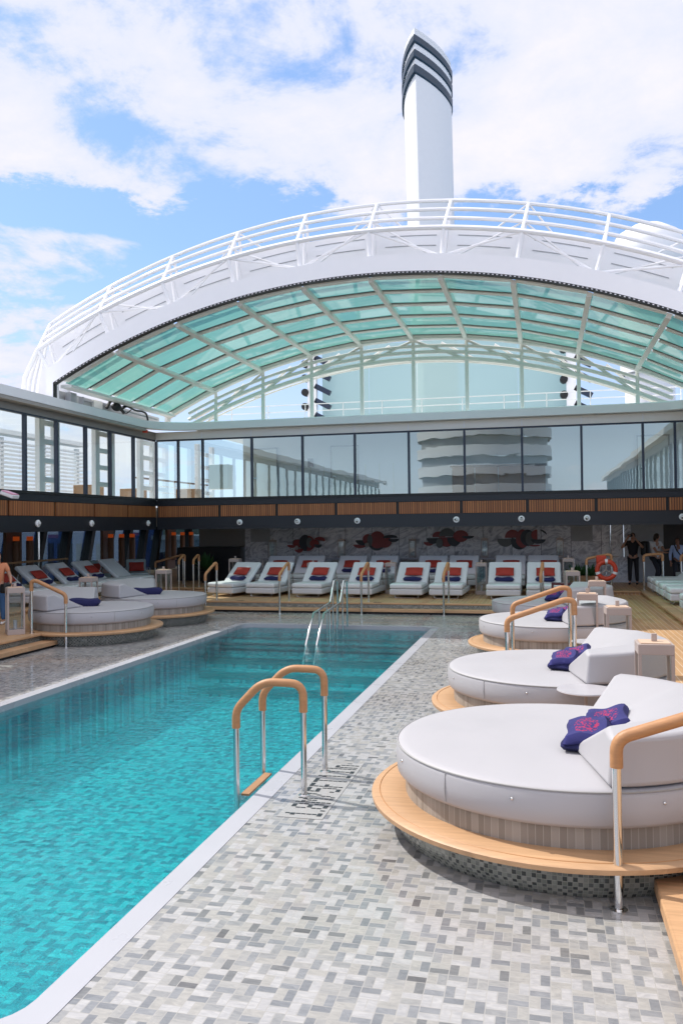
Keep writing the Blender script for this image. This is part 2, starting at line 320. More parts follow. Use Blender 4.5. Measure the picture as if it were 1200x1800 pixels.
# ---------------------------------------------------------------- mesh helpers
col=scene.collection
class MB:
    def __init__(s): s.v=[]; s.f=[]; s.m=[]; s.uv={}
    def add(s,vs,fs,mi=0,uvs=None):
        o=len(s.v); s.v+= [tuple(x) for x in vs]
        for k,f in enumerate(fs):
            if uvs: s.uv[len(s.f)]=uvs[k]
            s.f.append(tuple(i+o for i in f)); s.m.append(mi)
        return s
    def box(s,x0,x1,y0,y1,z0,z1,mi=0):
        vs=[(x0,y0,z0),(x1,y0,z0),(x1,y1,z0),(x0,y1,z0),(x0,y0,z1),(x1,y0,z1),(x1,y1,z1),(x0,y1,z1)]
        def q(a,b_,c,d):
            P=[Vector(vs[i]) for i in (a,b_,c,d)]
            n=(P[1]-P[0]).cross(P[2]-P[0])
            if abs(n.z)>abs(n.x) and abs(n.z)>abs(n.y): return [(p.x,p.y) for p in P]
            if abs(n.x)>abs(n.y): return [(p.y,p.z) for p in P]
            return [(p.x,p.z) for p in P]
        fs=[(0,3,2,1),(4,5,6,7),(0,1,5,4),(1,2,6,5),(2,3,7,6),(3,0,4,7)]
        return s.add(vs,fs,mi,[q(*f) for f in fs])
    def obox(s,c,size,rz=0.0,rx=0.0,ry=0.0,mi=0):
        mt=Matrix.Translation(Vector(c))@Matrix.Rotation(rz,4,'Z')@Matrix.Rotation(ry,4,'Y')@Matrix.Rotation(rx,4,'X')
        h=[k/2 for k in size]
        vs=[mt@Vector((sx*h[0],sy*h[1],sz*h[2])) for sz in (-1,1) for sx,sy in ((-1,-1),(1,-1),(1,1),(-1,1))]
        return s.add(vs,[(0,3,2,1),(4,5,6,7),(0,1,5,4),(1,2,6,5),(2,3,7,6),(3,0,4,7)],mi)
    def tube(s,pts,r,seg=8,mi=0,cap=True,closed=False):
        pts=[Vector(p) for p in pts]; n=len(pts); rr=r if isinstance(r,(list,tuple)) else [r]*n
        up=None; vs=[]
        for i,p in enumerate(pts):
            a=pts[i-1] if (i>0 or closed) else p; c=pts[(i+1)%n] if (i<n-1 or closed) else p
            d=(c-a)
            if d.length<1e-9: d=Vector((0,0,1))
            d.normalize()
            if up is None: up=Vector((0,0,1)) if abs(d.z)<.9 else Vector((0,1,0))
            u=up-d*up.dot(d)
            if u.length<1e-6: u=Vector((1,0,0))-d*d.x
            u.normalize(); w_=d.cross(u); up=u
            for k in range(seg):
                t=2*math.pi*k/seg; vs.append(p+(u*math.cos(t)+w_*math.sin(t))*rr[i])
        fs=[]; L=n if closed else n-1
        for i in range(L):
            for k in range(seg):
                a=i*seg+k; b_=i*seg+(k+1)%seg; c=((i+1)%n)*seg+(k+1)%seg; d=((i+1)%n)*seg+k
                fs.append((a,b_,c,d))
        if cap and not closed:
            fs.append(tuple(range(seg-1,-1,-1))); fs.append(tuple((n-1)*seg+k for k in range(seg)))
        return s.add(vs,fs,mi)
    def lathe(s,prof,c=(0,0),seg=48,mi=0,a0=0.0,a1=2*math.pi,scale=1.0):
        full=abs(a1-a0-2*math.pi)<1e-6; n=len(prof); cols=seg if full else seg+1
        vs=[(c[0]+r*math.cos(a0+(a1-a0)*k/seg),c[1]+r*math.sin(a0+(a1-a0)*k/seg),z) for k in range(cols) for r,z in prof]
        fs=[];uvs=[]
        ln=[0]
        for i in range(1,n): ln.append(ln[-1]+math.dist(prof[i],prof[i-1]))
        R0=max(p[0] for p in prof)
        for k in range(seg):
            k2=(k+1)%cols
            for i in range(n-1):
                f=[k*n+i,k2*n+i,k2*n+i+1,k*n+i+1]
                u0=R0*(a1-a0)*k/seg; u1=R0*(a1-a0)*(k+1)/seg
                if prof[i][0]<1e-6: f=[k*n+i,k2*n+i+1,k*n+i+1]; uvs.append([(u0,ln[i]),(u1,ln[i+1]),(u0,ln[i+1])])
                elif prof[i+1][0]<1e-6: f=[k*n+i,k2*n+i,k*n+i+1]; uvs.append([(u0,ln[i]),(u1,ln[i]),(u0,ln[i+1])])
                else: uvs.append([(u0,ln[i]),(u1,ln[i]),(u1,ln[i+1]),(u0,ln[i+1])])
                fs.append(tuple(f))
        return s.add(vs,fs,mi,uvs)
    def prism(s,poly,z0,z1,mi=0):
        n=len(poly); vs=[(x,y,z0) for x,y in poly]+[(x,y,z1) for x,y in poly]
        fs=[tuple(range(n-1,-1,-1)),tuple(range(n,2*n))]+[(i,(i+1)%n,n+(i+1)%n,n+i) for i in range(n)]
        return s.add(vs,fs,mi)
    def ball(s,c,r,seg=12,mi=0,sc=(1,1,1)):
        rings=seg//2; vs=[];fs=[]
        for i in range(rings+1):
            t=math.pi*i/rings
            for k in range(seg):
                p=2*math.pi*k/seg
                vs.append((c[0]+r*sc[0]*math.sin(t)*math.cos(p),c[1]+r*sc[1]*math.sin(t)*math.sin(p),c[2]+r*sc[2]*math.cos(t)))
        for i in range(rings):
            for k in range(seg): fs.append((i*seg+k,(i+1)*seg+k,(i+1)*seg+(k+1)%seg,i*seg+(k+1)%seg))
        return s.add(vs,fs,mi)
    def build(s,name,mats,parent=None,smooth=False,bevel=0.0,world=False,subsurf=0,bseg=2):
        off=Vector((0,0,0))
        if world and parent is not None:
            p=parent
            while p is not None: off+=p.location; p=p.parent
        me=bpy.data.meshes.new(name); me.from_pydata([tuple(Vector(v)-off) for v in s.v],[],s.f)
        if isinstance(mats,str): mats=[mats]
        for k in mats: me.materials.append(M[k])
        for p,mi in zip(me.polygons,s.m): p.material_index=mi
        if s.uv:
            ul=me.uv_layers.new(name='UVMap')
            for p in me.polygons:
                u=s.uv.get(p.index)
                if u:
                    for li,c in zip(p.loop_indices,u): ul.data[li].uv=c
        o=bpy.data.objects.new(name,me); col.objects.link(o)
        if parent is not None: o.parent=parent
        if smooth:
            for p in me.polygons: p.use_smooth=True
        if bevel:
            md=o.modifiers.new('bevel','BEVEL'); md.width=bevel; md.segments=bseg; md.limit_method='ANGLE'; md.angle_limit=R_(35); md.harden_normals=False
            for p in me.polygons: p.use_smooth=True
            try: me.set_sharp_from_angle(angle=R_(50))
            except Exception: pass
        if smooth and not bevel:
            try: me.set_sharp_from_angle(angle=R_(45))
            except Exception: pass
        if subsurf:
            md=o.modifiers.new('sub','SUBSURF'); md.levels=subsurf; md.render_levels=subsurf
        return o
def tag(o,label=None,cat=None,group=None,kind=None):
    for k,v in (('label',label),('category',cat),('group',group),('kind',kind)):
        if v: o[k]=v
    return o
def thing(name,label,cat,loc=(0,0,0),rz=0.0,group=None):
    o=bpy.data.objects.new(name,None); col.objects.link(o); o.empty_display_size=.1
    o.location=loc; o.rotation_euler=(0,0,rz); return tag(o,label,cat,group)
def struct(o): o['kind']='structure'; return o
def kids(o): return [c for c in bpy.data.objects if c.parent is o]
def dup(root,loc,rz=0.0,label=None,group=None,skip=()):
    tree={}
    for c in bpy.data.objects:
        if c.parent: tree.setdefault(c.parent.name,[]).append(c)
    r=root.copy(); col.objects.link(r); r.location=loc; r.rotation_euler=(0,0,rz)
    if label: r['label']=label
    if group: r['group']=group
    def rec(src,dst):
        for ch in tree.get(src.name,[]):
            if ch.name.split('.')[0] in skip: continue
            c=ch.copy(); col.objects.link(c); c.parent=dst; rec(ch,c)
    rec(root,r); return r
def rpath(pts,rad,n=5):
    """polyline with rounded corners"""
    pts=[Vector(p) for p in pts]; out=[pts[0]]
    for i in range(1,len(pts)-1):
        a,p,c=pts[i-1],pts[i],pts[i+1]; d1=(a-p).normalized(); d2=(c-p).normalized()
        r=min(rad,(a-p).length*.48,(c-p).length*.48)
        s=p+d1*r; e=p+d2*r
        for k in range(n+1):
            t=k/n; out.append(s*(1-t)**2+p*2*t*(1-t)+e*t*t)
    out.append(pts[-1]); return out
# ================================================================= STRUCTURE: decks
POOL=(-7.72,-2.75,3.74,20.62)
def rrect(x0,x1,y0,y1,r,n=6):
    P=[]
    for cx,cy,a in ((x1-r,y1-r,0),(x0+r,y1-r,90),(x0+r,y0+r,180),(x1-r,y0+r,270)):
        for k in range(n+1):
            t=R_(a+90*k/n); P.append((cx+r*math.cos(t),cy+r*math.sin(t)))
    return P
px0,px1,py0,py1=POOL
inner=rrect(px0,px1,py0,py1,.30); outer=rrect(px0-.2,px1+.19,py0-.2,py1+.2,.34)
# tile sheet with a hole (strips round the pool)
def sheet_with_hole(hole,X0,X1,Y0,Y1,z):
    mb=MB(); n=len(hole); cx=sum(p[0] for p in hole)/n; cy=sum(p[1] for p in hole)/n
    vs=[(x,y,z) for x,y in hole]; far=[]
    for x,y in hole:
        # project radially in box metric
        hx0,hx1,hy0,hy1=min(p[0] for p in hole),max(p[0] for p in hole),min(p[1] for p in hole),max(p[1] for p in hole)
        dl=abs(x-hx0);dr=abs(x-hx1);db=abs(y-hy0);dt=abs(y-hy1); m_=min(dl,dr,db,dt)
        u=(x-hx0)/(hx1-hx0); v=(y-hy0)/(hy1-hy0)
        if m_==dl: far.append((X0,Y0+(Y1-Y0)*v,z))
        elif m_==dr: far.append((X1,Y0+(Y1-Y0)*v,z))
        elif m_==db: far.append((X0+(X1-X0)*u,Y0,z))
        else: far.append((X0+(X1-X0)*u,Y1,z))
    mb.v=vs+far
    for i in range(n):
        j=(i+1)%n; mb.f.append((i,n+i,n+j,j)); mb.m.append(0)
    # corner triangles
    for (X,Y) in ((X0,Y0),(X0,Y1),(X1,Y0),(X1,Y1)):
        mb.v.append((X,Y,z)); ci=len(mb.v)-1
        for i in range(n):
            j=(i+1)%n; a=far[i]; c=far[j]
            if (a[0]==X and c[1]==Y and a[1]!=Y) or (a[1]==Y and c[0]==X and a[0]!=X): mb.f.append((n+i,ci,n+j)); mb.m.append(0)
    return mb
struct(sheet_with_hole(outer,-15,4,-16,24.5,0.0).build('pool_deck','deck_tile'))
mb=MB(); n=len(inner)
for i in range(n):
    j=(i+1)%n
    o=len(mb.v); mb.v+=[(*outer[i],.004),(*outer[j],.004),(*inner[j],.004),(*inner[i],.004),(*inner[j],-.22),(*inner[i],-.22),(*outer[i],-.05),(*outer[j],-.05)]
    mb.f+=[(o,o+1,o+2,o+3),(o+3,o+2,o+4,o+5),(o,o+6,o+7,o+1)]; mb.m+=[0,0,0]
struct(mb.build('pool_coping','coping_white'))
ZF=-1.15
mb=MB()
for i in range(n):
    j=(i+1)%n; mb.add([(*inner[i],-.221),(*inner[j],-.221),(*inner[j],ZF),(*inner[i],ZF)],[(0,1,2,3)])
mb.add([(x,y,ZF) for x,y in inner],[tuple(range(n))])
struct(mb.build('pool_basin','pool_tile'))
mb=MB()
for k,(ya,zt) in enumerate(((18.9,-.30),(18.25,-.52),(17.6,-.74),(17.0,-.96))):
    yb=py1-.004 if k==0 else (18.9,18.25,17.6)[k-1]
    mb.box(px0+.005,px1-.005,ya,yb,ZF+.004,zt,0); mb.box(px0+.006,px1-.006,ya-.012,ya+.13,zt-.14,zt+.006,1)
struct(mb.build('pool_steps',['pool_tile','step_edge']))
for k,y in enumerate((9.8,14.0,18.0)):
    t=thing('pool_light',['round underwater lamp low on the left pool wall nearest the viewer','round underwater lamp on the middle of the left pool wall','round underwater lamp on the left pool wall near the far steps'][k],'pool lamp',(px0,y,-.45),group='round underwater lamps')
    o=MB().lathe([(0,0),(.11,0),(.13,.012),(.13,.02),(.10,.025),(0,.022)],seg=24).build('housing','steel',t,smooth=True); o.rotation_euler=(0,math.pi/2,0); o.location=(.002,0,0)
    o=MB().lathe([(0,.0255),(.095,.0255),(0,.034)],seg=20).build('lens','art_grey',t,smooth=True); o.rotation_euler=(0,math.pi/2,0); o.location=(.002,0,0)
mb=MB(); wi=rrect(px0+.002,px1-.002,py0+.002,py1-.002,.30)
mb.add([(x,y,-.085) for x,y in wi],[tuple(range(len(wi)))])
struct(mb.build('water','water',smooth=False))
# teak decks
ZD=.30; ZP=.42
struct(MB().box(.05,2.95,6.6,27.2,.0,ZD).box(1.05,2.95,-16,6.598,.0,ZD).build('teak_deck',['teak_y']))
struct(MB().box(2.952,9,-16,27.2,.0,ZP).build('side_platform','teak_y'))
struct(MB().box(-13.45,.048,23.68,27.2,.0,ZD).build('far_teak_deck','teak_y'))
struct(MB().box(-13.45,-10.72,-16,23.678,.0,ZD).build('port_teak_deck','teak_y'))
struct(MB().box(-19.6,-13.452,-16,27.2,.0,ZP).build('port_platform','teak_x'))
struct(MB().box(-19.6,9,27.202,34,.0,ZP).box(-19.6,-11,34.01,48,.0,ZP).build('rear_platform','teak_y'))
def wood_edge(name,segs):
    mb=MB()
    for s in segs: mb.box(*s)
    struct(mb.build(name,'teak_plain',bevel=.012))
wood_edge('deck_nosing',[(-10.4,.04,23.64,23.80,ZD-.045,ZD+.006)])
wood_edge('deck_nosing',[(-10.76,-10.62,-10,16.1,ZD-.045,ZD+.006)])
wood_edge('deck_nosing',[(-.02,.12,12.75,15.05,ZD-.045,ZD+.006)])
wood_edge('deck_nosing',[(.98,1.12,-6,6.2,ZD-.045,ZD+.006)])
wood_edge('platform_nosing',[(2.90,3.12,5,27.25,ZP-.05,ZP+.006)])
wood_edge('platform_nosing',[(-13.6,-13.40,5,27.25,ZP-.05,ZP+.006)])
wood_edge('platform_nosing',[(-13.4,2.90,27.14,27.34,ZP-.05,ZP+.006)])
# mosaic risers under the nosing and the lower steps
struct(MB().box(-10.5,.04,23.655,23.70,.0,ZD-.05).box(-10.735,-10.70,-10,16.3,.0,ZD-.05).box(.02,.06,12.5,15.3,.0,ZD-.05).box(1.02,1.06,-6,6.4,.0,ZD-.05).build('mosaic_riser','mosaic'))
struct(MB().box(-10.3,.0,23.38,23.652,.06,.145).build('lower_step','teak_plain',bevel=.012))
struct(MB().box(-10.68,-10.34,6.0,16.1,.05,.145).build('lower_step','teak_plain',bevel=.012))
struct(MB().box(-.32,.015,12.75,15.05,.05,.145).build('lower_step','teak_plain',bevel=.012))
struct(MB().box(.70,1.015,-3,6.15,.05,.145).build('lower_step','teak_plain',bevel=.012))
struct(MB().box(-10.2,-.1,23.45,23.650,.002,.058).box(-10.64,-10.40,6.1,16,.002,.048).box(-.26,.01,12.85,15,.002,.048).box(.76,1.01,-2.9,6.05,.002,.048).build('step_base','black'))
for k,(x,y) in enumerate(((-9.0,23.7),(-4.75,23.7),(-1.35,23.7),(-10.70,13.7))):
    o=MB().obox((x,y,ZD+.010),(.22,.05,.012) if k<3 else (.05,.22,.012)).build('deck_light','black')
    tag(o,['small dark recessed fitting in the far teak edge near the leftmost lounger','small dark recessed fitting in the far teak edge below the middle loungers','small dark recessed fitting in the far teak edge beside the right daybeds','small dark recessed fitting in the left teak edge'][k],'deck fitting','recessed fittings in the teak edges')
# depth marking set in small tiles
FONT={'1':['00100','01100','00100','00100','00100','00100','01110'],'8':['01110','10001','10001','01110','10001','10001','01110'],
'.':['0','0','0','0','0','0','1'],'M':['10001','11011','10101','10101','10001','10001','10001'],'/':['00001','00010','00010','00100','01000','01000','10000'],
'5':['11111','10000','11110','00001','00001','10001','01110'],'F':['1111','1000','1000','1110','1000','1000','1000'],'T':['11111','00100','00100','00100','00100','00100','00100'],
'I':['1','1','1','1','1','1','1'],'N':['0000','0000','1110','1001','1001','1001','1001'],' ':['0']*7}
y=7.08; cx_=.031; cy_=.0262; CH=[]
for ch in '1.8M/5FT11IN':
    g=FONT[ch]; wd=len(g[0]); mb=MB()
    for r in range(7):
        for c in range(wd):
            if g[r][c]=='1':
                x=-2.30+(r)*cx_*1.6; yy=y+c*cy_
                mb.box(x,x+cx_*1.35,yy,yy+cy_*.80,.0045,.007)
    CH.append(mb); y+=(wd+1)*cy_*(1.0)
t=thing('depth_marking','dark mosaic depth marking 1.8M/5FT11IN set in the tiles beside the pool ladder','marking',(-2.1,7.7,0))
MB().box(-2.35,-1.93,7.04,y+.01,.001,.0042).build('tile_ground','text_ground',t,world=True)
for mb in CH: mb.build('character','text_tile',t,world=True)
# ================================================================= sea, quay, hills
mb=MB(); mb.add([(-4000,-4000,-25),(4000,-4000,-25),(4000,4000,-25),(-4000,4000,-25)],[(0,1,2,3)])
struct(mb.build('sea','sea'))
def ridge(x0,y0,x1,y1,hmax,depth,seed,base=-25):
    rnd=random.Random(seed); n=70; mb=MB(); d=Vector((x1-x0,y1-y0,0)); nrm=Vector((-d.y,d.x,0)).normalized()
    ph=[rnd.random()*6 for _ in range(6)]; rows=7
    for j in range(rows):
        for i in range(n+1):
            t=i/n; p=Vector((x0,y0,0))+d*t
            h=sum(math.sin(t*(3+5*k)+ph[k])/(1+k) for k in range(6))*.25+.62
            s=math.sin(math.pi*j/(rows-1))
            mb.v.append((p.x+nrm.x*depth*(j/(rows-1)),p.y+nrm.y*depth*(j/(rows-1)),base+max(0,h*hmax*s*(1+.1*rnd.random()))))
    for j in range(rows-1):
        for i in range(n): a=j*(n+1)+i; mb.f.append((a,a+1,a+n+2,a+n+1)); mb.m.append(0)
    return mb
struct(ridge(-2300,900,-300,2600,120,700,3).build('hills','sea_hill',smooth=True))
struct(MB().box(-900,-120,150,700,-26,-19).build('quay','quay'))
def shed(x,y,w_,d,h,mat_,lab,win=6):
    t=thing('harbour_building',lab,'building',(x,y,-19),R_(-25),'harbour buildings seen under the gallery')
    MB().box(-w_/2,w_/2,-d/2,d/2,0,h).build('wall',mat_,t)
    MB().box(-w_/2-1,w_/2+1,-d/2-1,d/2+1,h+.02,h+1.5).build('roof','warehouse_pale',t)
    for k in range(win):
        x0=-w_/2+(k+.5)*w_/win
        MB().box(x0-1.6,x0+1.6,-d/2-.25,-d/2-.01,h*.35,h*.75).build('window','navy_paint',t)
shed(-150,262,34,24,21.5,'warehouse_blue','blue harbour warehouse seen under the gallery left of the corner')
shed(-118,268,22,22,17,'warehouse_pale','pale long harbour shed beside the blue warehouse')
shed(-235,262,50,20,19,'warehouse_pale','pale harbour shed seen behind the leftmost loungers')
shed(-100,262,16,12,21,'warehouse_blue','small blue harbour block seen through the slanted pillars',3)
shed(-190,268,30,12,21.5,'warehouse_blue','dark blue harbour block between the pale sheds',4)
# ================================================================= GALLERY RING (glazed upper deck)
XL=-13.4; XR=4.9; YB=27.0
ZV0,ZV1,ZO1,ZG0,ZG1=2.49,2.92,3.33,3.60,5.63
backX=[-13.4]+[-4.3+d for d in (-8.25,-7.32,-5.49,-3.66,-1.83,0,1.83,3.66,5.49,7.32,8.25)]+[4.9]
def gallery(name,label,horiz):
    """horiz: back wall (along X) else side wall"""
    return thing(name,label,'gallery wall',horiz)
gb=thing('glazed_gallery_wall','long glazed upper gallery wall with dark sill and wood slat band above the far loungers','gallery wall',(-4.3,YB,ZV0))
MB().box(XL+.02,XR-.02,YB,YB+.35,ZV0,ZV1).build('valance','charcoal',gb,world=True)
MB().box(XL+.02,XR-.02,YB+.03,YB+.33,ZV1+.001,ZO1).build('band_backing','black',gb,world=True)
MB().box(XL+.02,XR-.02,YB-.02,YB+.30,ZO1+.002,ZG0-.08).build('sill_band','charcoal',gb,world=True)
MB().box(XL+.02,XR-.02,YB-.05,YB+.20,ZG0-.078,ZG0).build('sill','black',gb,world=True)
MB().box(XL+.02,XR-.02,YB-.01,YB+.10,ZG1,ZG1+.05).build('window_head','navy_paint',gb,world=True)
MB().box(XL+.02,XR-.02,YB-.04,YB+.25,ZG1+.052,5.95).build('header_beam','cream_paint',gb,world=True)
for i in range(9):
    x0=-13.11+2.10*(i) if i else -13.36
    x1=min(-13.11+2.10*(i+1),4.86)
    MB().box(x0+.05,x1-.04,YB-.012,YB+.028,ZV1+.012,ZO1-.012).build('slat_panel','slat_wood',gb,world=True)
for i in range(len(backX)-1):
    a,c=backX[i],backX[i+1]
    MB().box(a-.035,a+.035,YB-.03,YB+.08,ZG0+.002,ZG1-.002).build('mullion','navy_paint',gb,world=True)
    MB().add([(a+.036,YB+.03,ZG0+.002),(c-.036,YB+.03,ZG0+.002),(c-.036,YB+.03,ZG1-.002),(a+.036,YB+.03,ZG1-.002)],[(0,1,2,3)]).build('window_pane','window_glass',gb,world=True)
for x in (-11.62,-9.79,-7.96,-6.13,-4.3,-2.47,-.64,1.19,3.02):
    MB().box(x-.02,x+.02,YB-.055,YB-.041,ZG1+.06,5.92).build('header_seam','eave_white',gb,world=True)
leftY=[-14+1.5*i for i in range(20)]
leftY=[y for y in leftY if y<16.0]+[16.55,18.03,19.35,20.83,22.36,23.81,25.36,26.98]
def sidewall(X,sgn,label,vis):
    g=thing('glazed_gallery_wall',label,'gallery wall',(X,8,ZV0))
    x_in=X; s=sgn
    def bx(d0,d1,z0,z1,y0=-14,y1=26.98):
        xa,xb=X-s*d0,X-s*d1; return MB().box(min(xa,xb),max(xa,xb),y0,y1,z0,z1)
    bx(0,.35,ZV0,ZV1).build('valance','charcoal',g,world=True)
    bx(.03,.33,ZV1+.001,ZO1).build('band_backing','black',g,world=True)
    bx(-.02,.3,ZO1+.002,ZG0-.08).build('sill_band','charcoal',g,world=True)
    bx(-.05,.2,ZG0-.078,ZG0).build('sill','black',g,world=True)
    bx(-.01,.1,ZG1,ZG1+.05).build('window_head','navy_paint',g,world=True)
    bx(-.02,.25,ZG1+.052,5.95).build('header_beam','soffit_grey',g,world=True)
    ys=[26.98]+[27.0-2.1*k for k in range(1,20)]
    for k in range(len(ys)-1):
        bx(-.012,.028,ZV1+.012,ZO1-.012,ys[k+1]+.05,ys[k]-.04).build('slat_panel','slat_wood',g,world=True)
    for i in range(len(leftY)-1):
        a,c=leftY[i],leftY[i+1]
        bx(-.03,.08,ZG0+.002,ZG1-.002,a-.04,a+.04).build('mullion','navy_paint',g,world=True)
        xx=X-s*.03
        MB().add([(xx,a+.041,ZG0+.002),(xx,c-.041,ZG0+.002),(xx,c-.041,ZG1-.002),(xx,a+.041,ZG1-.002)],[(0,1,2,3)]).build('window_pane','side_glass',g,world=True)
    return g
sidewall(XL,1,'left glazed gallery wall with clear windows over the left loungers',True)
sidewall(XR,-1,'right glazed gallery wall running towards the viewer at the right edge',False)
# eave rim swept round the opening
def rim_path():
    P=[(-13.05,-16),(-13.05,26.6),(4.55,26.6),(4.55,-16)]
    return rpath([(x,y,0) for x,y in P],1.5,8)
mb=MB(); pp=rim_path(); N=len(pp)
prof=[(0,5.955),(0,6.20),(-.45,6.28),(-1.6,6.30),(-1.6,6.12),(-.30,5.955)]   # offset outward, z
for i,p in enumerate(pp):
    a=pp[max(0,i-1)]; c=pp[min(N-1,i+1)]; d=(c-a).normalized(); nrm=Vector((d.y,-d.x,0))  # to the inside
    for o_,z in prof: mb.v.append((p.x+nrm.x*o_,p.y+nrm.y*o_,z))
K=len(prof)
for i in range(N-1):
    for k in range(K):
        mb.f.append((i*K+k,(i+1)*K+k,(i+1)*K+(k+1)%K,i*K+(k+1)%K)); mb.m.append(0)
o=mb.build('perimeter_canopy','eave_white',smooth=True); tag(o,'white rounded roof edge beam running round the open pool deck above the windows','roof edge')
# sliding gutter rail under left eave
tag(MB().box(-13.36,-13.06,-10,25.6,5.86,5.95).build('track_rail','soffit_grey'),'grey track rail tucked under the left roof edge','rail')
tag(MB().box(-13.2,-13.06,25.6,25.72,5.80,5.90).build('end_stop','orange_ring'),'small red stop block at the end of the track rail','stop block')
# upper deck outside / inside
struct(MB().box(-19.6,-13.76,-14,44,ZV0+.25,ZO1-.05).box(-13.74,5.24,27.36,33.9,ZV0+.25,ZO1-.05).box(5.26,9,-14,33.9,ZV0+.25,ZO1-.05).build('upper_deck','upper_deck_pale'))
hw=thing('deckhouse_wall','white deckhouse wall with doors seen through the gallery windows','wall',(-3,29.4,ZO1))
MB().box(-11.0,8.9,29.4,29.6,ZO1,5.94).build('wall','white_paint',hw,world=True)
for k,x in enumerate((-10.15,-7.05,3.6)):
    f=MB().box(x-.48,x+.48,29.34,29.398,ZO1+.02,5.45).build('door','cream_paint',hw,world=True)
    MB().box(x-.52,x-.485,29.33,29.399,ZO1+.02,5.5).box(x+.485,x+.52,29.33,29.399,ZO1+.02,5.5).box(x-.52,x+.52,29.33,29.399,5.46,5.5).build('frame','machine_grey',f,world=True)
    MB().box(x-.40,x-.28,29.28,29.338,4.35,4.39).build('handle','steel',f,world=True)
MB().box(-11.05,-10.2,28.9,29.33,4.0,4.75).build('cabinet','cream_paint',hw,world=True) if False else None
MB().box(-8.45,-8.25,29.36,29.399,4.75,5.05).build('notice_box','navy_paint',hw,world=True)
for k in range(9):
    x=-9.4+k*.52
    MB().box(x-.02,x+.02,29.37,29.399,ZO1+.02,4.8).build('batten','cream_paint',hw,world=True)
tag(MB().box(-11.9,-11.15,28.2,28.7,3.95,4.85).build('control_cabinet','cream_paint',bevel=.01),'pale metal cabinet standing behind the second gallery window pane','cabinet')
bar=thing('bar_counter','dark brown folding counter behind the middle gallery windows','counter',(-1.1,28.2,ZO1))
for k in range(4): MB().box(-3.0+k*.78,-3.0+k*.78+.74,28.1,28.2,ZO1,4.5).build('front_panel','brown_panel',bar,world=True)
MB().box(-3.05,.12,28.0,28.6,4.502,4.55).build('top','door_dark',bar,world=True)
tag(MB().box(-12.0,9,27.4,33.9,5.96,6.1).build('gallery_roof','cream_paint'),'pale flat roof over the rear gallery','roof')
tag(MB().box(-16.35,-14.67,15.2,23.2,6.42,6.58).build('sun_block_canopy','white_paint'),'unseen white canopy added to shade the left daybeds','canopy')  # hidden behind the eave, added to keep direct sun off the left daybeds
# outside port promenade: ladder frames, louvres, rail, wood counters
for k,(ya,yb) in enumerate(((21.35, 22.13), (24.45, 25.44), (27.53, 28.52), (32.7, 34.25))):
    t=thing('ladder_tower',['white ladder-like frame outside the second left window','white ladder-like frame outside the fourth left window','white ladder-like frame outside the sixth left window','white ladder-like frame outside the first corner window'][k],'frame',(-14.3,(ya+yb)/2,ZO1),group='white ladder frames outside the gallery')
    for y in (ya,yb): MB().box(-14.38,-14.22,y-.13,y+.13,ZO1,6.1).build('upright','white_paint',t,world=True,bevel=.01)
    for j in range(4): MB().box(-14.36,-14.24,ya+.131,yb-.131,3.95+j*.56,4.10+j*.56).build('rung','white_paint',t,world=True)
t=thing('louvre_screen','white louvred screen outside the left windows','screen',(-19,24,ZO1))
for y in (21.0,23.5,26.0,28.6,31.0): MB().box(-19.1,-18.95,y-.09,y+.09,ZO1,5.9).build('post','white_paint',t,world=True)
for j in range(12): MB().box(-18.93,-18.8,20.8,31.2,4.05+j*.15,4.05+j*.15+.07).build('slat','white_paint',t,world=True)
MB().box(-19.3,-18.7,20.6,31.4,6.0,6.16).build('cap','white_paint',t,world=True)
t=thing('deck_railing','pale outer deck railing with wood cap seen through the left corner windows','railing',(-17.5,27,ZO1))
for y in (33.6,35.4,37.2,39,41): MB().tube([(-17.5,y,ZO1),(-17.5,y,4.75)],.03).build('post','white_paint',t,world=True)
for z in (3.9,4.2,4.5): MB().tube([(-17.5,33.6,z),(-17.5,41,z)],.018).build('bar','white_paint',t,world=True)
MB().box(-17.58,-17.42,33.4,41.2,4.75,4.82).build('cap_rail','brown_panel',t,world=True)
for k,(x,y) in enumerate(((-16.2,27.2),(-16.2,30.6),(-14.4,32.0))):
    tag(MB().box(x-.45,x+.45,y-.3,y+.3,ZO1,4.15).build('service_counter','terracotta_wood',bevel=.01),['brown wooden counter outside the fourth left window','brown wooden counter outside the last left window','brown wooden counter behind the corner windows'][k],'counter',group='brown counters on the upper deck')
# ceiling under gallery, lower interior
struct(MB().box(-19.6,-13.76,-14,48,ZV0+.10,ZV0+.249).box(-13.74,9,27.36,33.9,ZV0+.10,ZV0+.249).box(5.26,9,-14,27.358,ZV0+.10,ZV0+.249).build('underdeck_ceiling','ceiling_pale'))
mw=thing('marble_wall','grey veined marble wall behind the far loungers','wall',(-4.3,31,ZP))
MB().box(-11.55,3.0,31.0,31.2,ZP+.002,ZV0+.09).build('slab','marble',mw,world=True)
MB().box(-11.3,-10.5,30.96,30.998,1.95,2.45).build('vent_grille','machine_grey',mw,world=True)
MB().box(.95,1.7,30.96,30.998,1.9,2.5).build('vent_grille','machine_grey',mw,world=True)
tag(MB().box(3.01,4.1,31.02,31.2,ZP+.002,ZV0+.09).build('grey_panel_wall','machine_grey'),'plain grey panel wall behind the man holding up a phone','wall')
tag(MB().box(4.11,8.9,31.8,32,ZP+.002,ZV0+.09).build('dark_recess_wall','door_dark'),'dark recessed wall behind the man in the pale blue shirt','wall')
lw=thing('dark_service_wall','dark wall with a low black counter left of the marble','wall',(-14,32,ZP))
MB().box(-13.95,-11.56,32,32.2,ZP+.002,ZV0+.09).build('panel','soffit_grey',lw,world=True)
MB().box(-14.3,-11.6,30.6,31.98,ZP+.002,1.75).build('counter','black',lw,world=True)
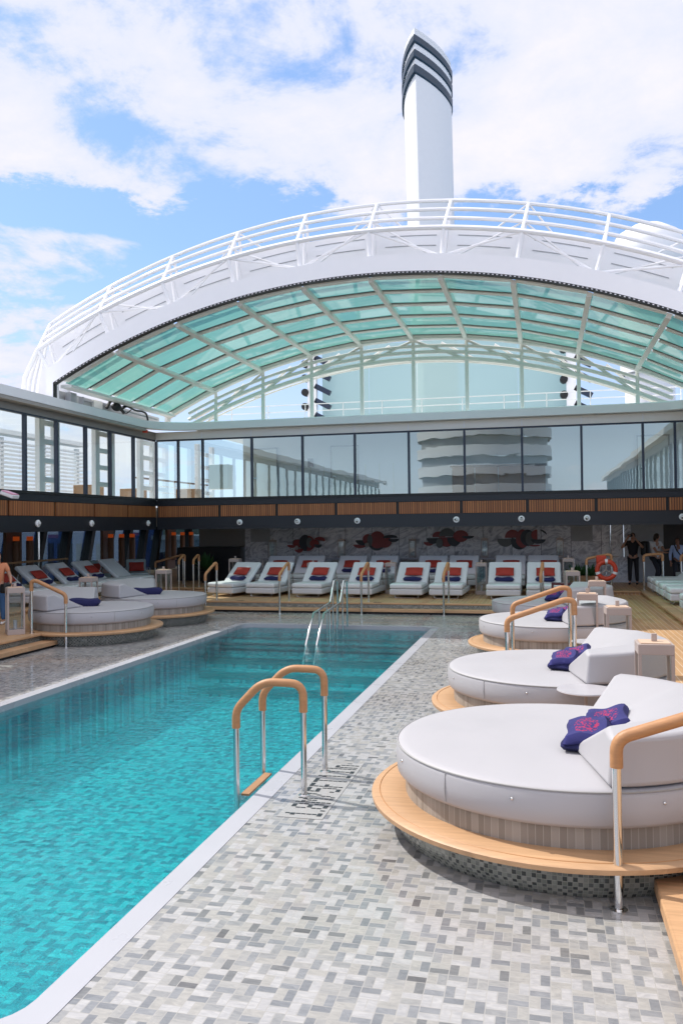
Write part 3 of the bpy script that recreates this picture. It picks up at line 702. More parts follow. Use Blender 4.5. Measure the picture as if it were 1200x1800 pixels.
# port-side lower windows with slanted pillars
for k,y in enumerate((22.6,24.3,26.2,28.1,29.9,31.7,33.4,35.1,36.7,38.2,39.8,41.9)):
    t=MB().add([(-19.0,y-.13,ZP),(-19.35,y-.13,ZP),(-19.35,y+.13,ZP),(-19.0,y+.13,ZP),(-19.0,y+.55,ZV0+.095),(-19.35,y+.55,ZV0+.095),(-19.35,y+.81,ZV0+.095),(-19.0,y+.81,ZV0+.095)],[(0,3,2,1),(4,5,6,7),(0,1,5,4),(1,2,6,5),(2,3,7,6),(3,0,4,7)]).build('slanted_pillar','black')
    nm=['first','second','third','fourth','fifth','sixth','seventh','eighth','ninth','tenth','eleventh','twelfth'][k]
    tag(t,nm+' slanted black pillar along the left harbour windows counting from the left','pillar',group='slanted black pillars along the left side')
tag(MB().box(-19.25,-19.2,-10,48,ZP,ZV0+.095).build('lower_glass','low_glass'),'tinted lower glazing on the harbour side behind the slanted pillars','glazing')
tag(MB().box(-19.4,-13.5,47.8,48,ZP,ZV0+.095).build('passage_end_wall','door_dark'),'dark end wall of the left passage beyond the orange lamps','wall')
for k,(x,y,n_) in enumerate(((-18.2,25.8,2),(-18.0,32.0,3),(-18.3,38.8,3))):
    t=thing('column_lamps',['pair of glowing orange tube lamps behind the leftmost lounger','glowing orange tube lamps behind the left armchairs','pair of glowing orange tube lamps left of the black counter'][k],'lamp',(x,y,ZP),group='orange tube lamps in the left passage')
    MB().obox((x-.2,y,1.45),(.12,.9,2.0)).build('backing','brown_panel',t,world=True)
    for j in range(n_):
        yy=y-.22+j*.30
        xx=x+.1+j*.34
        MB().tube([(xx,yy,.9),(xx,yy,2.15)],.13,12).build('tube','brown_panel',t,world=True,smooth=True)
        MB().tube([(xx,yy,2.151),(xx,yy,2.30)],.11,12).build('glow','lamp_orange',t,world=True,smooth=True)
for k,y in enumerate((18.6,21.9,24.1)):
    tag(MB().tube([(-16.2,y,ZP),(-16.2,y,2.58)],.035,10).build('steel_post','steel'),['polished steel post behind the leftmost loungers','polished steel post behind the middle left lounger','polished steel post left of the armchairs'][k],'post',group='polished posts in the left passage')
t=thing('glass_balustrade','glass balustrade with a brown wooden rail behind the left loungers','balustrade',(-15.9,20,ZP))
MB().box(-15.93,-15.87,8,25.3,1.50,1.56).build('handrail','terracotta_wood',t,world=True)
for k in range(9): MB().box(-15.905,-15.895,8+k*1.9,8+k*1.9+1.84,ZP+.03,1.49).build('pane','clear_glass',t,world=True)
# speakers
def speaker():
    t=thing('wall_speaker','','speaker')
    MB().lathe([(0,.0),(.085,0),(.10,.02),(.10,.05),(.07,.07),(0,.075)],seg=24).build('housing','white_paint',t,smooth=True)
    MB().lathe([(0,.0751),(.062,.0705),(.05,.10),(.03,.115),(0,.12)],seg=20).build('eyeball','shade_white',t,smooth=True)
    MB().lathe([(0,.0),(.026,0),(.026,.012),(0,.013)],seg=14).build('cone','black',t,smooth=True)
    return t
sp=speaker()
for c in kids(sp):
    c.rotation_euler=(math.pi/2,0,0)
def place_speaker(first,X,Y,rz,label,ang,Z=2.72):
    s=sp if first else dup(sp,(0,0,0))
    s.location=(X,Y,Z); s.rotation_euler=(0,0,rz); s['label']=label; s['group']='round white eyeball speakers on the dark band'
    for c in kids(s):
        if c.name.startswith('cone'): c.location=(.035*math.cos(ang),-.105,.035*math.sin(ang))
spk=[(-10.24,-60,'over the leftmost far lounger'),(-8.15,120,'above the first red disc sculpture'),(-6.06,-95,'between the first and second disc sculptures'),(-2.76,180,'just right of the third disc sculpture'),(-.69,80,'above the fourth disc sculpture'),(1.32,-120,'above the dark vent left of the lifebuoy'),(4.12,-110,'at the right edge of the photo')]
for k,(x,a,l) in enumerate(spk): place_speaker(k==0,x,YB,0,'round white eyeball speaker on the dark band '+l,R_(a))
for k,(y,l) in enumerate(((17.83,'leftmost, under the pink floodlight'),(19.85,'second from the left'),(22.6,'third from the left'),(26.3,'just left of the corner'))):
    place_speaker(False,XL,y,R_(90),'round white eyeball speaker on the left dark band, '+l,R_((60,-30,20,-60)[k]))
# floodlight
t=thing('floodlight','small white floodlight with a pink lens on the left dark sill','floodlight',(-13.3,18.1,3.45))
MB().obox((-13.15,17.7,3.46),(.16,.34,.07),rz=.2).build('bracket','white_paint',t,world=True)
h_=MB().obox((-13.02,18.15,3.44),(.34,.40,.10),rz=.2,ry=.35).build('housing','white_paint',t,world=True,bevel=.02)
MB().obox((-12.99,18.13,3.495),(.30,.36,.02),rz=.2,ry=.35).build('lens','pink_lens',h_,world=True)
# ================================================================= RETRACTABLE ROOF
CX=-4.3; RR=19.0
def zr(X,off=0.0): return 9.05-(RR-math.sqrt(max(0,RR*RR-(X-CX)**2)))+off
def zrad(X,off):   # same point pushed out along the arc's normal
    s=(X-CX)/RR; return X+s*off, zr(X)+math.sqrt(1-s*s)*off
YF,YR=21.0,28.0
roof=thing('sliding_glass_roof','arched white and green glass sliding roof parked over the far end of the pool','roof',(CX,24,6.3))
xs=[CX+(-9.15+18.3*i/60) for i in range(61)]
def arch(y0,y1,off0,off1,name,mat_,Xs=None,foot=None,parent=roof,smooth=True):
    Xs=Xs or xs; mb=MB(); P=[]
    path=[(X,None) for X in Xs]
    for X in Xs:
        a=zrad(X,off0); c=zrad(X,off1)
        P.append([(a[0],y0,a[1]),(c[0],y0,c[1]),(c[0],y1,c[1]),(a[0],y1,a[1])])
    if foot is not None:
        l=P[0]; r=P[-1]
        dz=lambda q,z:[(p[0],p[1],z) for p in q]
        P=[dz(l,foot)]+P+[dz(r,foot)]
    mb.v=[v for q in P for v in q]
    for i in range(len(P)-1):
        for k in range(4):
            mb.f.append((i*4+k,(i+1)*4+k,(i+1)*4+(k+1)%4,i*4+(k+1)%4)); mb.m.append(0)
    mb.f+= [(0,1,2,3),tuple(len(mb.v)-1-k for k in range(4))]; mb.m+=[0,0]
    return mb.build(name,mat_,parent,world=True,smooth=smooth)
arch(YF-.25,YF+.05,.03,.47,'front_arch','white_paint',foot=6.25)
# rounded shoulder: second thinner band slightly behind (the shell)
arch(YF-.255,YF-.10,-.03,.028,'gear_rack','black',foot=6.3)
mb=MB()
L=170
for i in range(L):
    X=CX-9.1+18.2*(i+.5)/L; x,z=zrad(X,-.001); a=-math.asin((X-CX)/RR)
    mb.obox((x,YF-.258,z),(.045,.006,.022),ry=-a)
mb.build('rack_teeth','reflective',roof,world=True)
ribX=[CX+1.83*k for k in range(-4,5)]
for X in ribX:
    x,z=zrad(X,-.06); a=math.asin((X-CX)/RR)
    MB().obox((x,(YF+YR)/2,z),(.13,YR-YF-.12,.12),ry=a).build('rib','cream_paint',roof,world=True)
rows=5; dyr=(YR-YF-.1)/rows
bays=[CX-9.05]+ribX+[CX+9.05]
for j in range(rows+1):
    yy=YF+.05+dyr*j
    for k in range(len(bays)-1):
        a,c=bays[k],bays[k+1]; m_=(a+c)/2; x,z=zrad(m_,-.01)
        MB().obox((x,yy,z-.02),(abs(c-a)*1.0-.05,.204,.06),ry=math.asin((m_-CX)/RR)).build('purlin','cream_paint',roof,world=True)
for j in range(rows):
    y0=YF+.05+dyr*j+.101; y1=YF+.05+dyr*(j+1)-.101
    for k in range(len(bays)-1):
        a,c=bays[k],bays[k+1]
        a2=a+(.05 if k else .02); c2=c-(.05 if k<len(bays)-2 else .02)
        xa,za=zrad(a2,.0); xc,zc=zrad(c2,.0)
        g=MB().add([(xa,y0,za),(xc,y0,zc),(xc,y1,zc),(xa,y1,za)],[(0,1,2,3)]).build('roof_pane','roof_glass',roof,world=True)
        MB().add([(xa,y1-.09,za-.006),(xc,y1-.09,zc-.006),(xc,y1,zc-.006),(xa,y1,za-.006)],[(0,1,2,3)]).build('gasket','black',g,world=True)
arch(YR-.06,YR+.22,-.12,.12,'rear_arch','cream_paint',foot=6.3)
for sx in (-1,1):
    X=CX+sx*9.12
    MB().box(min(X+sx*.3,X+sx*.4),max(X+sx*.3,X+sx*.4),YF+.07,YR-.08,6.31,zr(X)-.10).build('side_cheek','cheek_grey',roof,world=True)
    MB().box(min(X-sx*.35,X),max(X-sx*.35,X),YF+.06,YR-.07,zr(X)-.10,zr(X)-.02).build('eaves_beam','cream_paint',roof,world=True)
# left drive machinery
t=thing('roof_drive','dark roof drive motor with cables on the inside of the left roof rail','machinery',(-13.2,24,6.3))
MB().ball((-13.42,24.25,6.50),.17,mi=0,sc=(.8,1.5,.8)).build('motor','rubber',t,world=True,smooth=True)
MB().tube(rpath([(-13.4,23.6,6.38),(-13.4,23.85,6.66),(-13.4,24.15,6.66),(-13.4,24.7,6.36)],.12),.05,8).build('hose','rubber',t,world=True,smooth=True)
MB().tube(rpath([(-13.4,24.5,6.45),(-13.4,24.9,6.62),(-13.4,25.5,6.55),(-13.4,26.0,6.58),(-13.4,26.3,6.55),(-13.4,26.4,6.32)],.12),.035,8).build('cable','black',t,world=True,smooth=True)
MB().tube(rpath([(-13.42,24.5,6.42),(-13.42,24.9,6.36),(-13.42,25.3,6.58),(-13.42,24.9,6.66),(-13.42,24.6,6.55)],.12),.02,8).build('cable','black',t,world=True,smooth=True)
MB().box(-13.60,-13.42,21.6,21.9,6.31,6.58).build('bracket','machine_grey',t,world=True); MB().box(-13.60,-13.45,22.3,22.36,6.31,6.55).build('bracket','machine_grey',t,world=True)
MB().box(-13.70,-13.62,22.6,24.4,6.50,6.56).build('rail_block','machine_grey',t,world=True)
MB().box(-13.70,-13.60,23.2,23.7,6.36,6.60).build('mounting_plate','cream_paint',t,world=True)
MB().tube([(-13.45,24.6,6.45),(-13.45,27.2,6.45)],.03,8).build('drive_shaft','machine_grey',t,world=True)
# rear truss hanging below the rear arch
def zb(X): return 8.30-.0285*(X-CX)**2
yt=YR+.28
txs=[CX+(-8.4+16.8*i/48) for i in range(49)]
for f_,r in ((0.0,.085),(.36,.065),(.68,.06)):
    pts=[]
    for X in txs:
        zt=zrad(X,-.1)[1]; z=zb(X)+(zt-zb(X))*f_
        pts.append((X,yt,max(z,6.32)))
    MB().tube(pts,r,8).build('truss_chord','cream_paint',roof,world=True,smooth=True)
nodes=[CX+.915*k for k in range(-9,10)]
for i,X in enumerate(nodes):
    k=i-9
    zt=zrad(X,-.1)[1]
    if k%2==0: MB().tube([(X,yt,max(zb(X),6.32)),(X,yt,zt)],.065,6).build('truss_post','cream_paint',roof,world=True)
    if k%2==0 and i<len(nodes)-2:
        X2=nodes[i+2]
        if X>=CX: MB().tube([(X,yt,zrad(X,-.1)[1]),(X2,yt,max(zb(X2),6.32))],.048,6).build('truss_diagonal','cream_paint',roof,world=True); MB().tube([((X+X2)/2,yt+.5,zrad((X+X2)/2,-.1)[1]),(X2+.5,yt+.5,max(zb(X2+.5),6.32))],.042,6).build('truss_diagonal','cream_paint',roof,world=True)
        else: MB().tube([(X2,yt,zrad(X2,-.1)[1]),(X,yt,max(zb(X),6.32))],.048,6).build('truss_diagonal','cream_paint',roof,world=True); MB().tube([((X+X2)/2,yt+.5,zrad((X+X2)/2,-.1)[1]),(X-.5,yt+.5,max(zb(X-.5),6.32))],.042,6).build('truss_diagonal','cream_paint',roof,world=True)
# second lattice plane behind gives the doubled look near the ends
for f_ in (0.0,.5):
    pts=[(X,yt+.55,max(zb(X)+(zrad(X,-.1)[1]-zb(X))*f_,6.33)) for X in txs]
    MB().tube(pts,.035,6).build('truss_chord','cream_paint',roof,world=True,smooth=True)
for X in [CX+1.83*k for k in range(-4,5)]:
    if abs(X-CX)<8: MB().box(X-.06,X+.06,yt-.05,yt+.06,6.3,max(zb(X),6.34)).build('screen_post','cream_paint',roof,world=True)
# outer tubular truss on top of the front arch
def off_pts(off,y,dz=0.0,Xs=None): 
    return [(zrad(X,off)[0],y,zrad(X,off)[1]+dz) for X in (Xs or xs)]
ch=[(1.16,20.85,0.0),(1.42,21.25,.12),(1.68,21.65,.24),(1.94,22.05,.36)]
for k,(off,y,dz) in enumerate(ch):
    pts=off_pts(off,y,dz)
    def down(p,s): 
        return [(p[0]-s*.0,p[1],p[2]),(p[0]+s*.42,p[1],6.95+k*.0),(p[0]+s*.50,p[1],6.35)]
    l=down(pts[0],-1); r=down(pts[-1],1)
    full=rpath([l[2],l[1]],.1)+pts+[Vector(r[1]),Vector(r[2])]
    MB().tube(full,.052 if k else .068,8).build('top_chord','white_paint',roof,world=True,smooth=True)
px=[CX+1.83*k for k in range(-5,6)]
def pt(X,k,extra=None):
    off,y,dz=ch[k]; x,z=zrad(X,off); return Vector((x,y,z+dz))
def pb(X,y): x,z=zrad(X,.45); return Vector((x,y,z))
for i,X in enumerate(px):
    MB().tube([pb(X,20.9),pt(X,0)],.055,6).build('truss_post','white_paint',roof,world=True)
    MB().tube([pb(X,21.9),pt(X,3)],.045,6).build('truss_post','white_paint',roof,world=True)
    MB().tube([pt(X,0),pt(X,1),pt(X,2),pt(X,3)],.045,6).build('truss_post','white_paint',roof,world=True)
    MB().tube([pb(X,21.3)+Vector((.0,0,.0)),pt(X,2)],.035,6).build('truss_post','white_paint',roof,world=True)
    if i<len(px)-1:
        X2=px[i+1]; ev=(i%2==1)
        A,B_=(X,X2) if ev else (X2,X)
        MB().tube([pt(A,0),pb(B_,20.9)],.032,6).build('truss_diagonal','white_paint',roof,world=True)
        MB().tube([pt(A,3),pb(B_,21.9)],.028,6).build('truss_diagonal','white_paint',roof,world=True)
        MB().tube([pt(A,1),pb(B_,21.4)],.025,6).build('truss_diagonal','white_paint',roof,world=True)
# white shell panels behind the front truss
for k in range(10):
    a=CX-9.15+1.83*k; Xs=[a+.003+1.824*i/6 for i in range(7)]
    arch(21.78,21.84,.42,1.42+.02*abs(a+.915-CX),'shell_panel','white_paint',Xs=Xs)
    for o_ in (1.0,1.27):
        arch(21.765,21.779,o_,o_+.018,'panel_seam','machine_grey',Xs=[a+.25+1.3*i/4 for i in range(5)])
for sx in (-1,1):
    X0=xs[0] if sx<0 else xs[-1]; a=zrad(X0,.40); c=zrad(X0,1.55)
    P=[(a[0],a[1]),(c[0],c[1]),(c[0]+sx*.30,7.35),(c[0]+sx*.42,6.85),(c[0]+sx*.45,6.3),(a[0]-sx*.05,6.3)]
    mb=MB(); mb.v=[(x,21.78,z) for x,z in P]+[(x,21.88,z) for x,z in P]; q=len(P)
    mb.f=[tuple(range(q)),tuple(range(2*q-1,q-1,-1))]+[(i,q+i,q+(i+1)%q,(i+1)%q) for i in range(q)]; mb.m=[0]*len(mb.f)
    mb.build('shell_shoulder','white_paint',roof,world=True)
# ================================================================= beyond the roof
t=thing('wind_screen','pale green tinted glass wind screen behind the roof truss','screen',(-4,30.5,6.15))
for k in range(5):
    a=-9.35+2.1*k
    MB().add([(a+.005,34.9,6.2),(a+2.095,34.9,6.2),(a+2.095,34.9,10.4),(a+.005,34.9,10.4)],[(0,1,2,3)]).build('pane','screen_glass',t,world=True)
t=thing('guard_rail','thin white guard rail above the gallery roof','railing',(CX,29.3,6.15))
for z in (6.55,6.8,7.05): MB().tube([(-12.8,29.2,z),(4.5,29.2,z)],.016,6).build('bar','white_paint',t,world=True)
for k in range(13): MB().tube([(-12.8+k*1.44,29.2,6.1),(-12.8+k*1.44,29.2,7.06)],.018,6).build('post','white_paint',t,world=True)
for k,x in enumerate((-9.0,-6.3,-4.2,-2.5,-.6)):
    t=thing('vent_housing',['low white louvred housing at the left end of the wind screen','low white louvred housing second from the left behind the wind screen','low white louvred housing in the middle behind the wind screen','low white louvred housing fourth from the left behind the wind screen','low white louvred housing at the right end of the wind screen'][k],'vent housing',(x,32.5,6.1),group='louvred housings behind the wind screen')
    MB().add([(x-1.0,32,6.1),(x+1.0,32,6.1),(x+1.0,34,6.1),(x-1.0,34,6.1),(x-.7,32.4,6.75),(x+.7,32.4,6.75),(x+.7,33.8,6.75),(x-.7,33.8,6.75)],[(0,1,5,4),(1,2,6,5),(2,3,7,6),(3,0,4,7),(4,5,6,7)]).build('casing','white_paint',t,world=True)
    for j in range(4): MB().box(x-.85+j*.04,x+.85-j*.04,31.93+.04*j,32.0+.04*j,6.25+j*.10,6.29+j*.10).build('louvre','navy_paint',t,world=True)
def dome_house():
    t=thing('deckhouse_block','large rounded white deckhouse seen through the tinted wind screen','deckhouse',(-4,38,6))
    MB().lathe([(3.6,5.8),(3.6,6.7),(3.3,7.1),(2.6,7.35),(0,7.4)],(-3.6,39.5),32).build('shell','white_paint',t,world=True,smooth=True)
    MB().obox((-6.8,38.4,6.4),(3.2,2.0,1.0),rz=.2).build('annex','cream_paint',t,world=True,bevel=.1)
dome_house()
for k,x in enumerate((-9.6,1.25)):
    t=thing('lattice_leg',['white mast leg with dark slanted bands at the left of the wind screen','white mast leg with dark slanted bands at the right of the wind screen'][k],'mast',(x,34.5,6),group='dark banded mast legs behind the roof')
    MB().box(x-.28,x+.10,34.4,34.7,6,10.2).build('column','white_paint',t,world=True)
    for j in range(6):
        MB().obox((x+.38,34.5,6.6+j*.62),(.75,.2,.22),ry=R_(28)).build('slanted_band','navy_paint',t,world=True)
        MB().tube([(x-.38,34.3,6.5+j*.62),(x-.38,34.6,6.5+j*.62)],.16,12).build('disc','black',t,world=True)
# funnel
FY=60.0
t=thing('funnel','tall white pointed funnel with three dark blue bands above the roof arch','funnel',(-8,FY,6))
def fsec(z,gr=1.0,rise=0.0):
    """pointed leaf section: sharp edge towards the viewer, at height z"""
    f=(z-20)/(33)
    return f
def funnel_ring(z0,scale):
    """outline points (x,y) of the funnel at parameter scale"""
    P=[]
    ex,ey=-8.55,FY-1.9           # sharp leading edge
    lx,ly=-10.05,FY+1.6; rx,ry=-6.05,FY+1.4; bx,by=-7.9,FY+3.6
    def bez(a,c,d,n=7): return [((1-t)**2*a[0]+2*t*(1-t)*c[0]+t*t*d[0],(1-t)**2*a[1]+2*t*(1-t)*c[1]+t*t*d[1]) for t in [k/n for k in range(n)]]
    P+=bez((ex,ey),(-9.9,FY-.6),(lx,ly)); P+=bez((lx,ly),(-10,FY+3.2),(bx,by)); P+=bez((bx,by),(-6.1,FY+3.2),(rx,ry)); P+=bez((rx,ry),(-6.5,FY-.3),(ex,ey))
    c=Vector((-8.1,FY+1)); return [((x-c.x)*scale+c.x,(y-c.y)*scale+c.y) for x,y in P]
def slope(x,y): return -2.3*min(1,max(0,(y-(FY-1.9))/5.5))**.9
def fl(zlo,zhi,s0,s1,name,mat_,follow_lo=True,lean=0.0):
    A=funnel_ring(0,s0); B_=funnel_ring(0,s1); n_=len(A); mb=MB()
    mb.v=[(x+lean,y,zlo+(slope(x,y) if follow_lo else 0)) for x,y in A]+[(x,y,zhi+slope(x,y)) for x,y in B_]
    mb.f=[(i,(i+1)%n_,n_+(i+1)%n_,n_+i) for i in range(n_)]; mb.m=[0]*n_
    mb.f.append(tuple(range(n_,2*n_))); mb.f.append(tuple(range(n_-1,-1,-1))); mb.m+=[0,0]
    return mb.build(name,mat_,t,world=True,smooth=True)
fl(6,38.25,.86,.90,'stack','white_paint',False,.42)
fl(38.26,38.45,.90,.90,'tip_cap','white_paint')
for k,(za,zb2) in enumerate(((37.32,37.92),(36.22,36.85),(35.08,35.78))):
    o=fl(za,zb2,.955,.955,'band','band_navy'); md=o.modifiers.new('bevel','BEVEL'); md.width=.10; md.segments=3; md.limit_method='ANGLE'; md.angle_limit=R_(60)
# radome to starboard
RX,RZ=5.3,17.6
t=thing('radome','white rounded radome behind the right end of the roof truss','radome',(RX,44,14))
MB().lathe([(0,RZ),(.8,RZ-.12),(1.5,RZ-.55),(1.85,RZ-1.3),(1.8,RZ-2.2),(1.5,RZ-2.9),(1.4,10)],(RX,44),28).build('dome','white_paint',t,world=True,smooth=True)
MB().tube([(RX,44,6),(RX,44,10.2)],1.2,20).build('pedestal','white_paint',t,world=True,smooth=True)
# terraced aft superstructure (stands behind the viewer, mirrored in the gallery glass)
t=thing('terraced_superstructure','white terraced superstructure with dark window bands mirrored in the gallery glass','superstructure',(-6,-30,0))
MB().box(-16,8,-34,-26,0,3.2).build('base','white_paint',t,world=True)
for k in range(5):
    z=3.4+k*1.75
    mb=MB(); mb.lathe([(6.3,z),(6.3,z+.95)],(-5.5,-26),40); mb.build('parapet','white_paint',t,world=True,smooth=True)
    mb=MB(); mb.lathe([(0,z+.96),(5.9,z+.96),(5.9,z+1.74),(0,z+1.745)],(-5.5,-26),40); mb.build('window_band','machine_grey',t,world=True,smooth=True)
# ================================================================= DAYBEDS
def daybed(first=True):
    t=thing('round_daybed','','daybed')
    MB().lathe([(0,0.002),(1.40,.002),(1.46,.10),(1.47,.235),(0,.236)],seg=72).build('mosaic_base','mosaic',t,smooth=True)
    MB().lathe([(1.30,.237),(1.60,.237),(1.63,.25),(1.635,.285),(1.615,.302),(1.32,.306),(1.30,.30)],seg=80).build('wood_ring','teak_plain',t,smooth=True)
    MB().lathe([(1.34,.30),(1.34,.47)],seg=72).build('plinth','plinth_tile',t,smooth=True)
    pr=[(0,.455),(1.34,.455),(1.385,.47),(1.41,.50),(1.418,.60),(1.415,.69),(1.405,.72),(1.385,.735),(1.33,.742),(1.1,.748),(.5,.752),(0,.753)]
    c=MB().lathe(pr,seg=84).build('seat_cushion','cushion',t,smooth=True)
    MB().tube([(1.407*math.cos(a),1.407*math.sin(a),.724) for a in [2*math.pi*k/84 for k in range(84)]],.008,6,closed=True).build('piping','cushion_side',c,smooth=True)
    for a in (-155,-105,-62,-20,25,70,120,170):
        MB().ball((1.42*math.cos(R_(a)),1.42*math.sin(R_(a)),.64),.013,8).build('snap','steel',c,smooth=True)
    MB().tube([(1.565*math.cos(a),1.565*math.sin(a),.3035) for a in [2*math.pi*k/90 for k in range(90)]],.004,4,closed=True).build('edge_groove','grip_end',t)
    for a in (-128,-40,52,140):
        ca,sa=math.cos(R_(a)),math.sin(R_(a)); MB().tube([(1.412*ca,1.412*sa,.50),(1.421*ca,1.421*sa,.60),(1.412*ca,1.412*sa,.71)],.0045,5).build('seam','cushion_side',c)
    # backrest: low wings meeting a sloped back, opening towards -x
    zb_,zt_=.752,1.115
    amax=R_(72); n_=30
    arc=[(1.405*math.cos(-amax+2*amax*k/n_),1.405*math.sin(-amax+2*amax*k/n_)) for k in range(n_+1)]
    arct=[(1.375*math.cos(-amax*.985+2*amax*.985*k/n_),1.375*math.sin(-amax*.985+2*amax*.985*k/n_)) for k in range(n_+1)]
    A=arc[0]; D=arc[-1]
    B=(.10,-.30); C=(.10,.30); b2=(.41,-1.06); e=(.98,-.62); f=(.98,.62); c2=(.41,1.06)
    mb=MB()
    mb.v=[(x,y,zb_) for x,y in arc]+[(x,y,zt_-.02) for x,y in arct]+[(*B,zb_),(*C,zb_),(*b2,zt_),(*e,zt_+.03),(*f,zt_+.03),(*c2,zt_)]
    a0=n_+1; iB=2*a0; iC=iB+1; ib=iB+2; ie=iB+3; if_=iB+4; ic=iB+5
    mb.f=[(k,k+1,a0+k+1,a0+k) for k in range(n_)]
    # inner faces
    mb.f+=[(iB,0,a0,ib),(iB,ib,ie),(iC,iB,ie,if_),(iC,if_,ic),(n_,iC,ic,a0+n_)]
    # top
    h1=a0+9; h2=a0+n_-9
    mb.f+=[(ib,)+tuple(range(a0,h1+1))+(ie,),(ie,)+tuple(range(h1,h2+1))+(if_,),(if_,)+tuple(range(h2,a0+n_+1))+(ic,)]
    mb.f+=[(iB,iC)+tuple(range(n_,-1,-1))]
    mb.m=[0]*len(mb.f)
    o=mb.build('backrest','cushion',t,bevel=.035,bseg=3); o.rotation_euler=(0,0,R_(-6))
    return t
db=daybed()
DB=[((.12,7.37),12,'largest round white daybed, nearest the viewer, with two patterned towels'),
    ((.15,11.1),12,'second round white daybed from the viewer on the right side of the pool'),
    ((.15,16.5),10,'third round white daybed on the right, just past the pair of wooden handrails'),
    ((.17,20.3),10,'farthest round white daybed on the right side of the pool'),
    ((-10.35,17.5),168,'nearer round daybed on the left side of the pool in shade'),
    ((-10.38,20.75),168,'farther round daybed on the left side of the pool in shade')]
for k,((x,y),a,l) in enumerate(DB):
    rz=R_(0 if x>-5 else 180)
    if k==0: o=db; o.location=(x,y,0); o['label']=l; o['group']='round daybeds beside the pool'
    else: o=dup(db,(x,y,0),0,l,'round daybeds beside the pool')
    o.rotation_euler=(0,0,rz)
    if x<-5:
        for c in kids(o):
            if c.name.startswith('backrest'): c.rotation_euler=(0,0,R_(6))
# ================================================================= TOWELS
def towel_mesh(L,W,H,seed,roll=True):
    rnd=random.Random(seed); mb=MB(); nx,ny=14,10
    # folded slab with a rounded fold on -x side, slight sag and waves
    def P(u,v,s):
        x=(u-.5)*L; y=(v-.5)*W
        e=min(1,(min(u,1-u)*12))**.4; ey=min(1,(min(v,1-v)*9))**.4
        wv=.010*math.sin(u*9+seed)+.008*math.sin(v*11+2*seed)
        return (x+.012*math.sin(v*8+seed),y+.010*math.sin(u*7),(H*(.5+.5*e*ey)+wv) if s else H*.5*(1-e*ey)*.9+.0)
    top=[P(i/nx,j/ny,1) for i in range(nx+1) for j in range(ny+1)]; bot=[P(i/nx,j/ny,0) for i in range(nx+1) for j in range(ny+1)]
    mb.v=top+bot; T=len(top); w2=ny+1
    for i in range(nx):
        for j in range(ny):
            a=i*w2+j; mb.f.append((a,a+w2,a+w2+1,a+1)); mb.f.append((T+a,T+a+1,T+a+w2+1,T+a+w2))
    for i in range(nx):
        a=i*w2; mb.f.append((a,T+a,T+a+w2,a+w2)); a=i*w2+ny; mb.f.append((a,a+w2,T+a+w2,T+a))
    for j in range(ny):
        a=j; mb.f.append((a,a+1,T+a+1,T+a)); a=nx*w2+j; mb.f.append((a,T+a,T+a+1,a+1))
    mb.m=[0]*len(mb.f); return mb
def embroidery(parent,L,W,H,seed,z=0.0):
    rnd=random.Random(seed); mb=MB()
    for _ in range(150):
        a=rnd.random()*2*math.pi; r=rnd.random()**.6
        x=r*math.cos(a)*L*.20; y=r*math.sin(a)*W*.40
        s=.006+.010*rnd.random(); mb.ball((x,y,H*1.0+.011+z),s,6,sc=(1.4*rnd.random()+.5,1.2,.35))
    return mb.build('embroidery','pink_thread',parent)
def folded_towels(loc,rz,label,n=2,L=.62,W=.44,H=.085,emb=True,tilt=0.0,grp='navy pool towels on the daybeds',step=(0,0)):
    t=thing('folded_towels' if n>1 else 'folded_towel',label,'towel',loc,rz,grp)
    for k in range(n):
        o=towel_mesh(L,W,H,k+int(abs(loc[1])*3)).build('towel_fold','navy_towel',t,smooth=True)
        o.location=(step[0]*k,step[1]*k,k*H*1.0); o.rotation_euler=(0,tilt*(k+0.2),.06*(-1)**k)
        if emb: e_=embroidery(o,L,W,H,k+3)
    return t
folded_towels((.30,6.98,.755),R_(90),'near towel fold',1) if False else None
def towel_pair(loc,rz,label,s=1.0):
    t=thing('folded_towels',label,'towel',loc,rz,'navy pool towels on the daybeds')
    def tw(L,W,H,sd,loc_,rot,mat_='towel_print'):
        a=towel_mesh(L*s,W*s,H*s,sd).build('towel_fold',mat_,t,smooth=True); a.location=[k*s for k in loc_]; a.rotation_euler=rot
    tw(.36,.46,.09,3,(0,-.17,0),(0,R_(2),0),'navy_towel'); tw(.35,.45,.11,4,(.01,-.16,.085),(R_(10),R_(-10),R_(4)))
    tw(.36,.44,.10,6,(.10,.20,.0),(0,R_(-6),R_(12)),'navy_towel'); tw(.36,.48,.11,7,(.12,.20,.10),(R_(8),R_(-14),R_(10)))
towel_pair((.36,7.20,.757),R_(-12),'two folded navy towels with pink embroidery on the nearest daybed')
towel_pair((.26,10.95,.757),R_(-12),'two folded navy towels with pink embroidery on the second daybed',.95)
towel_pair((.22,16.2,.757),R_(-12),'folded navy towels with pink pattern on the third right daybed',.95)
towel_pair((.22,20.1,.757),R_(-12),'small looking folded navy towels on the farthest right daybed',.9)
def long_towel(loc,rz,label,n=1,L=.85,W=.26,H=.17):
    t=towel_mesh(L,W,H,int(loc[1])).build('rolled_towel','navy_towel',None,smooth=True); t.location=loc; t.rotation_euler=(R_(6),0,rz)
    return tag(t,label,'towel','navy pool towels on the daybeds')
long_towel((-10.55,17.38,.757),R_(18),'long rolled navy towel on the nearer left daybed')
long_towel((-10.55,20.62,.757),R_(18),'long rolled navy towel on the farther left daybed')
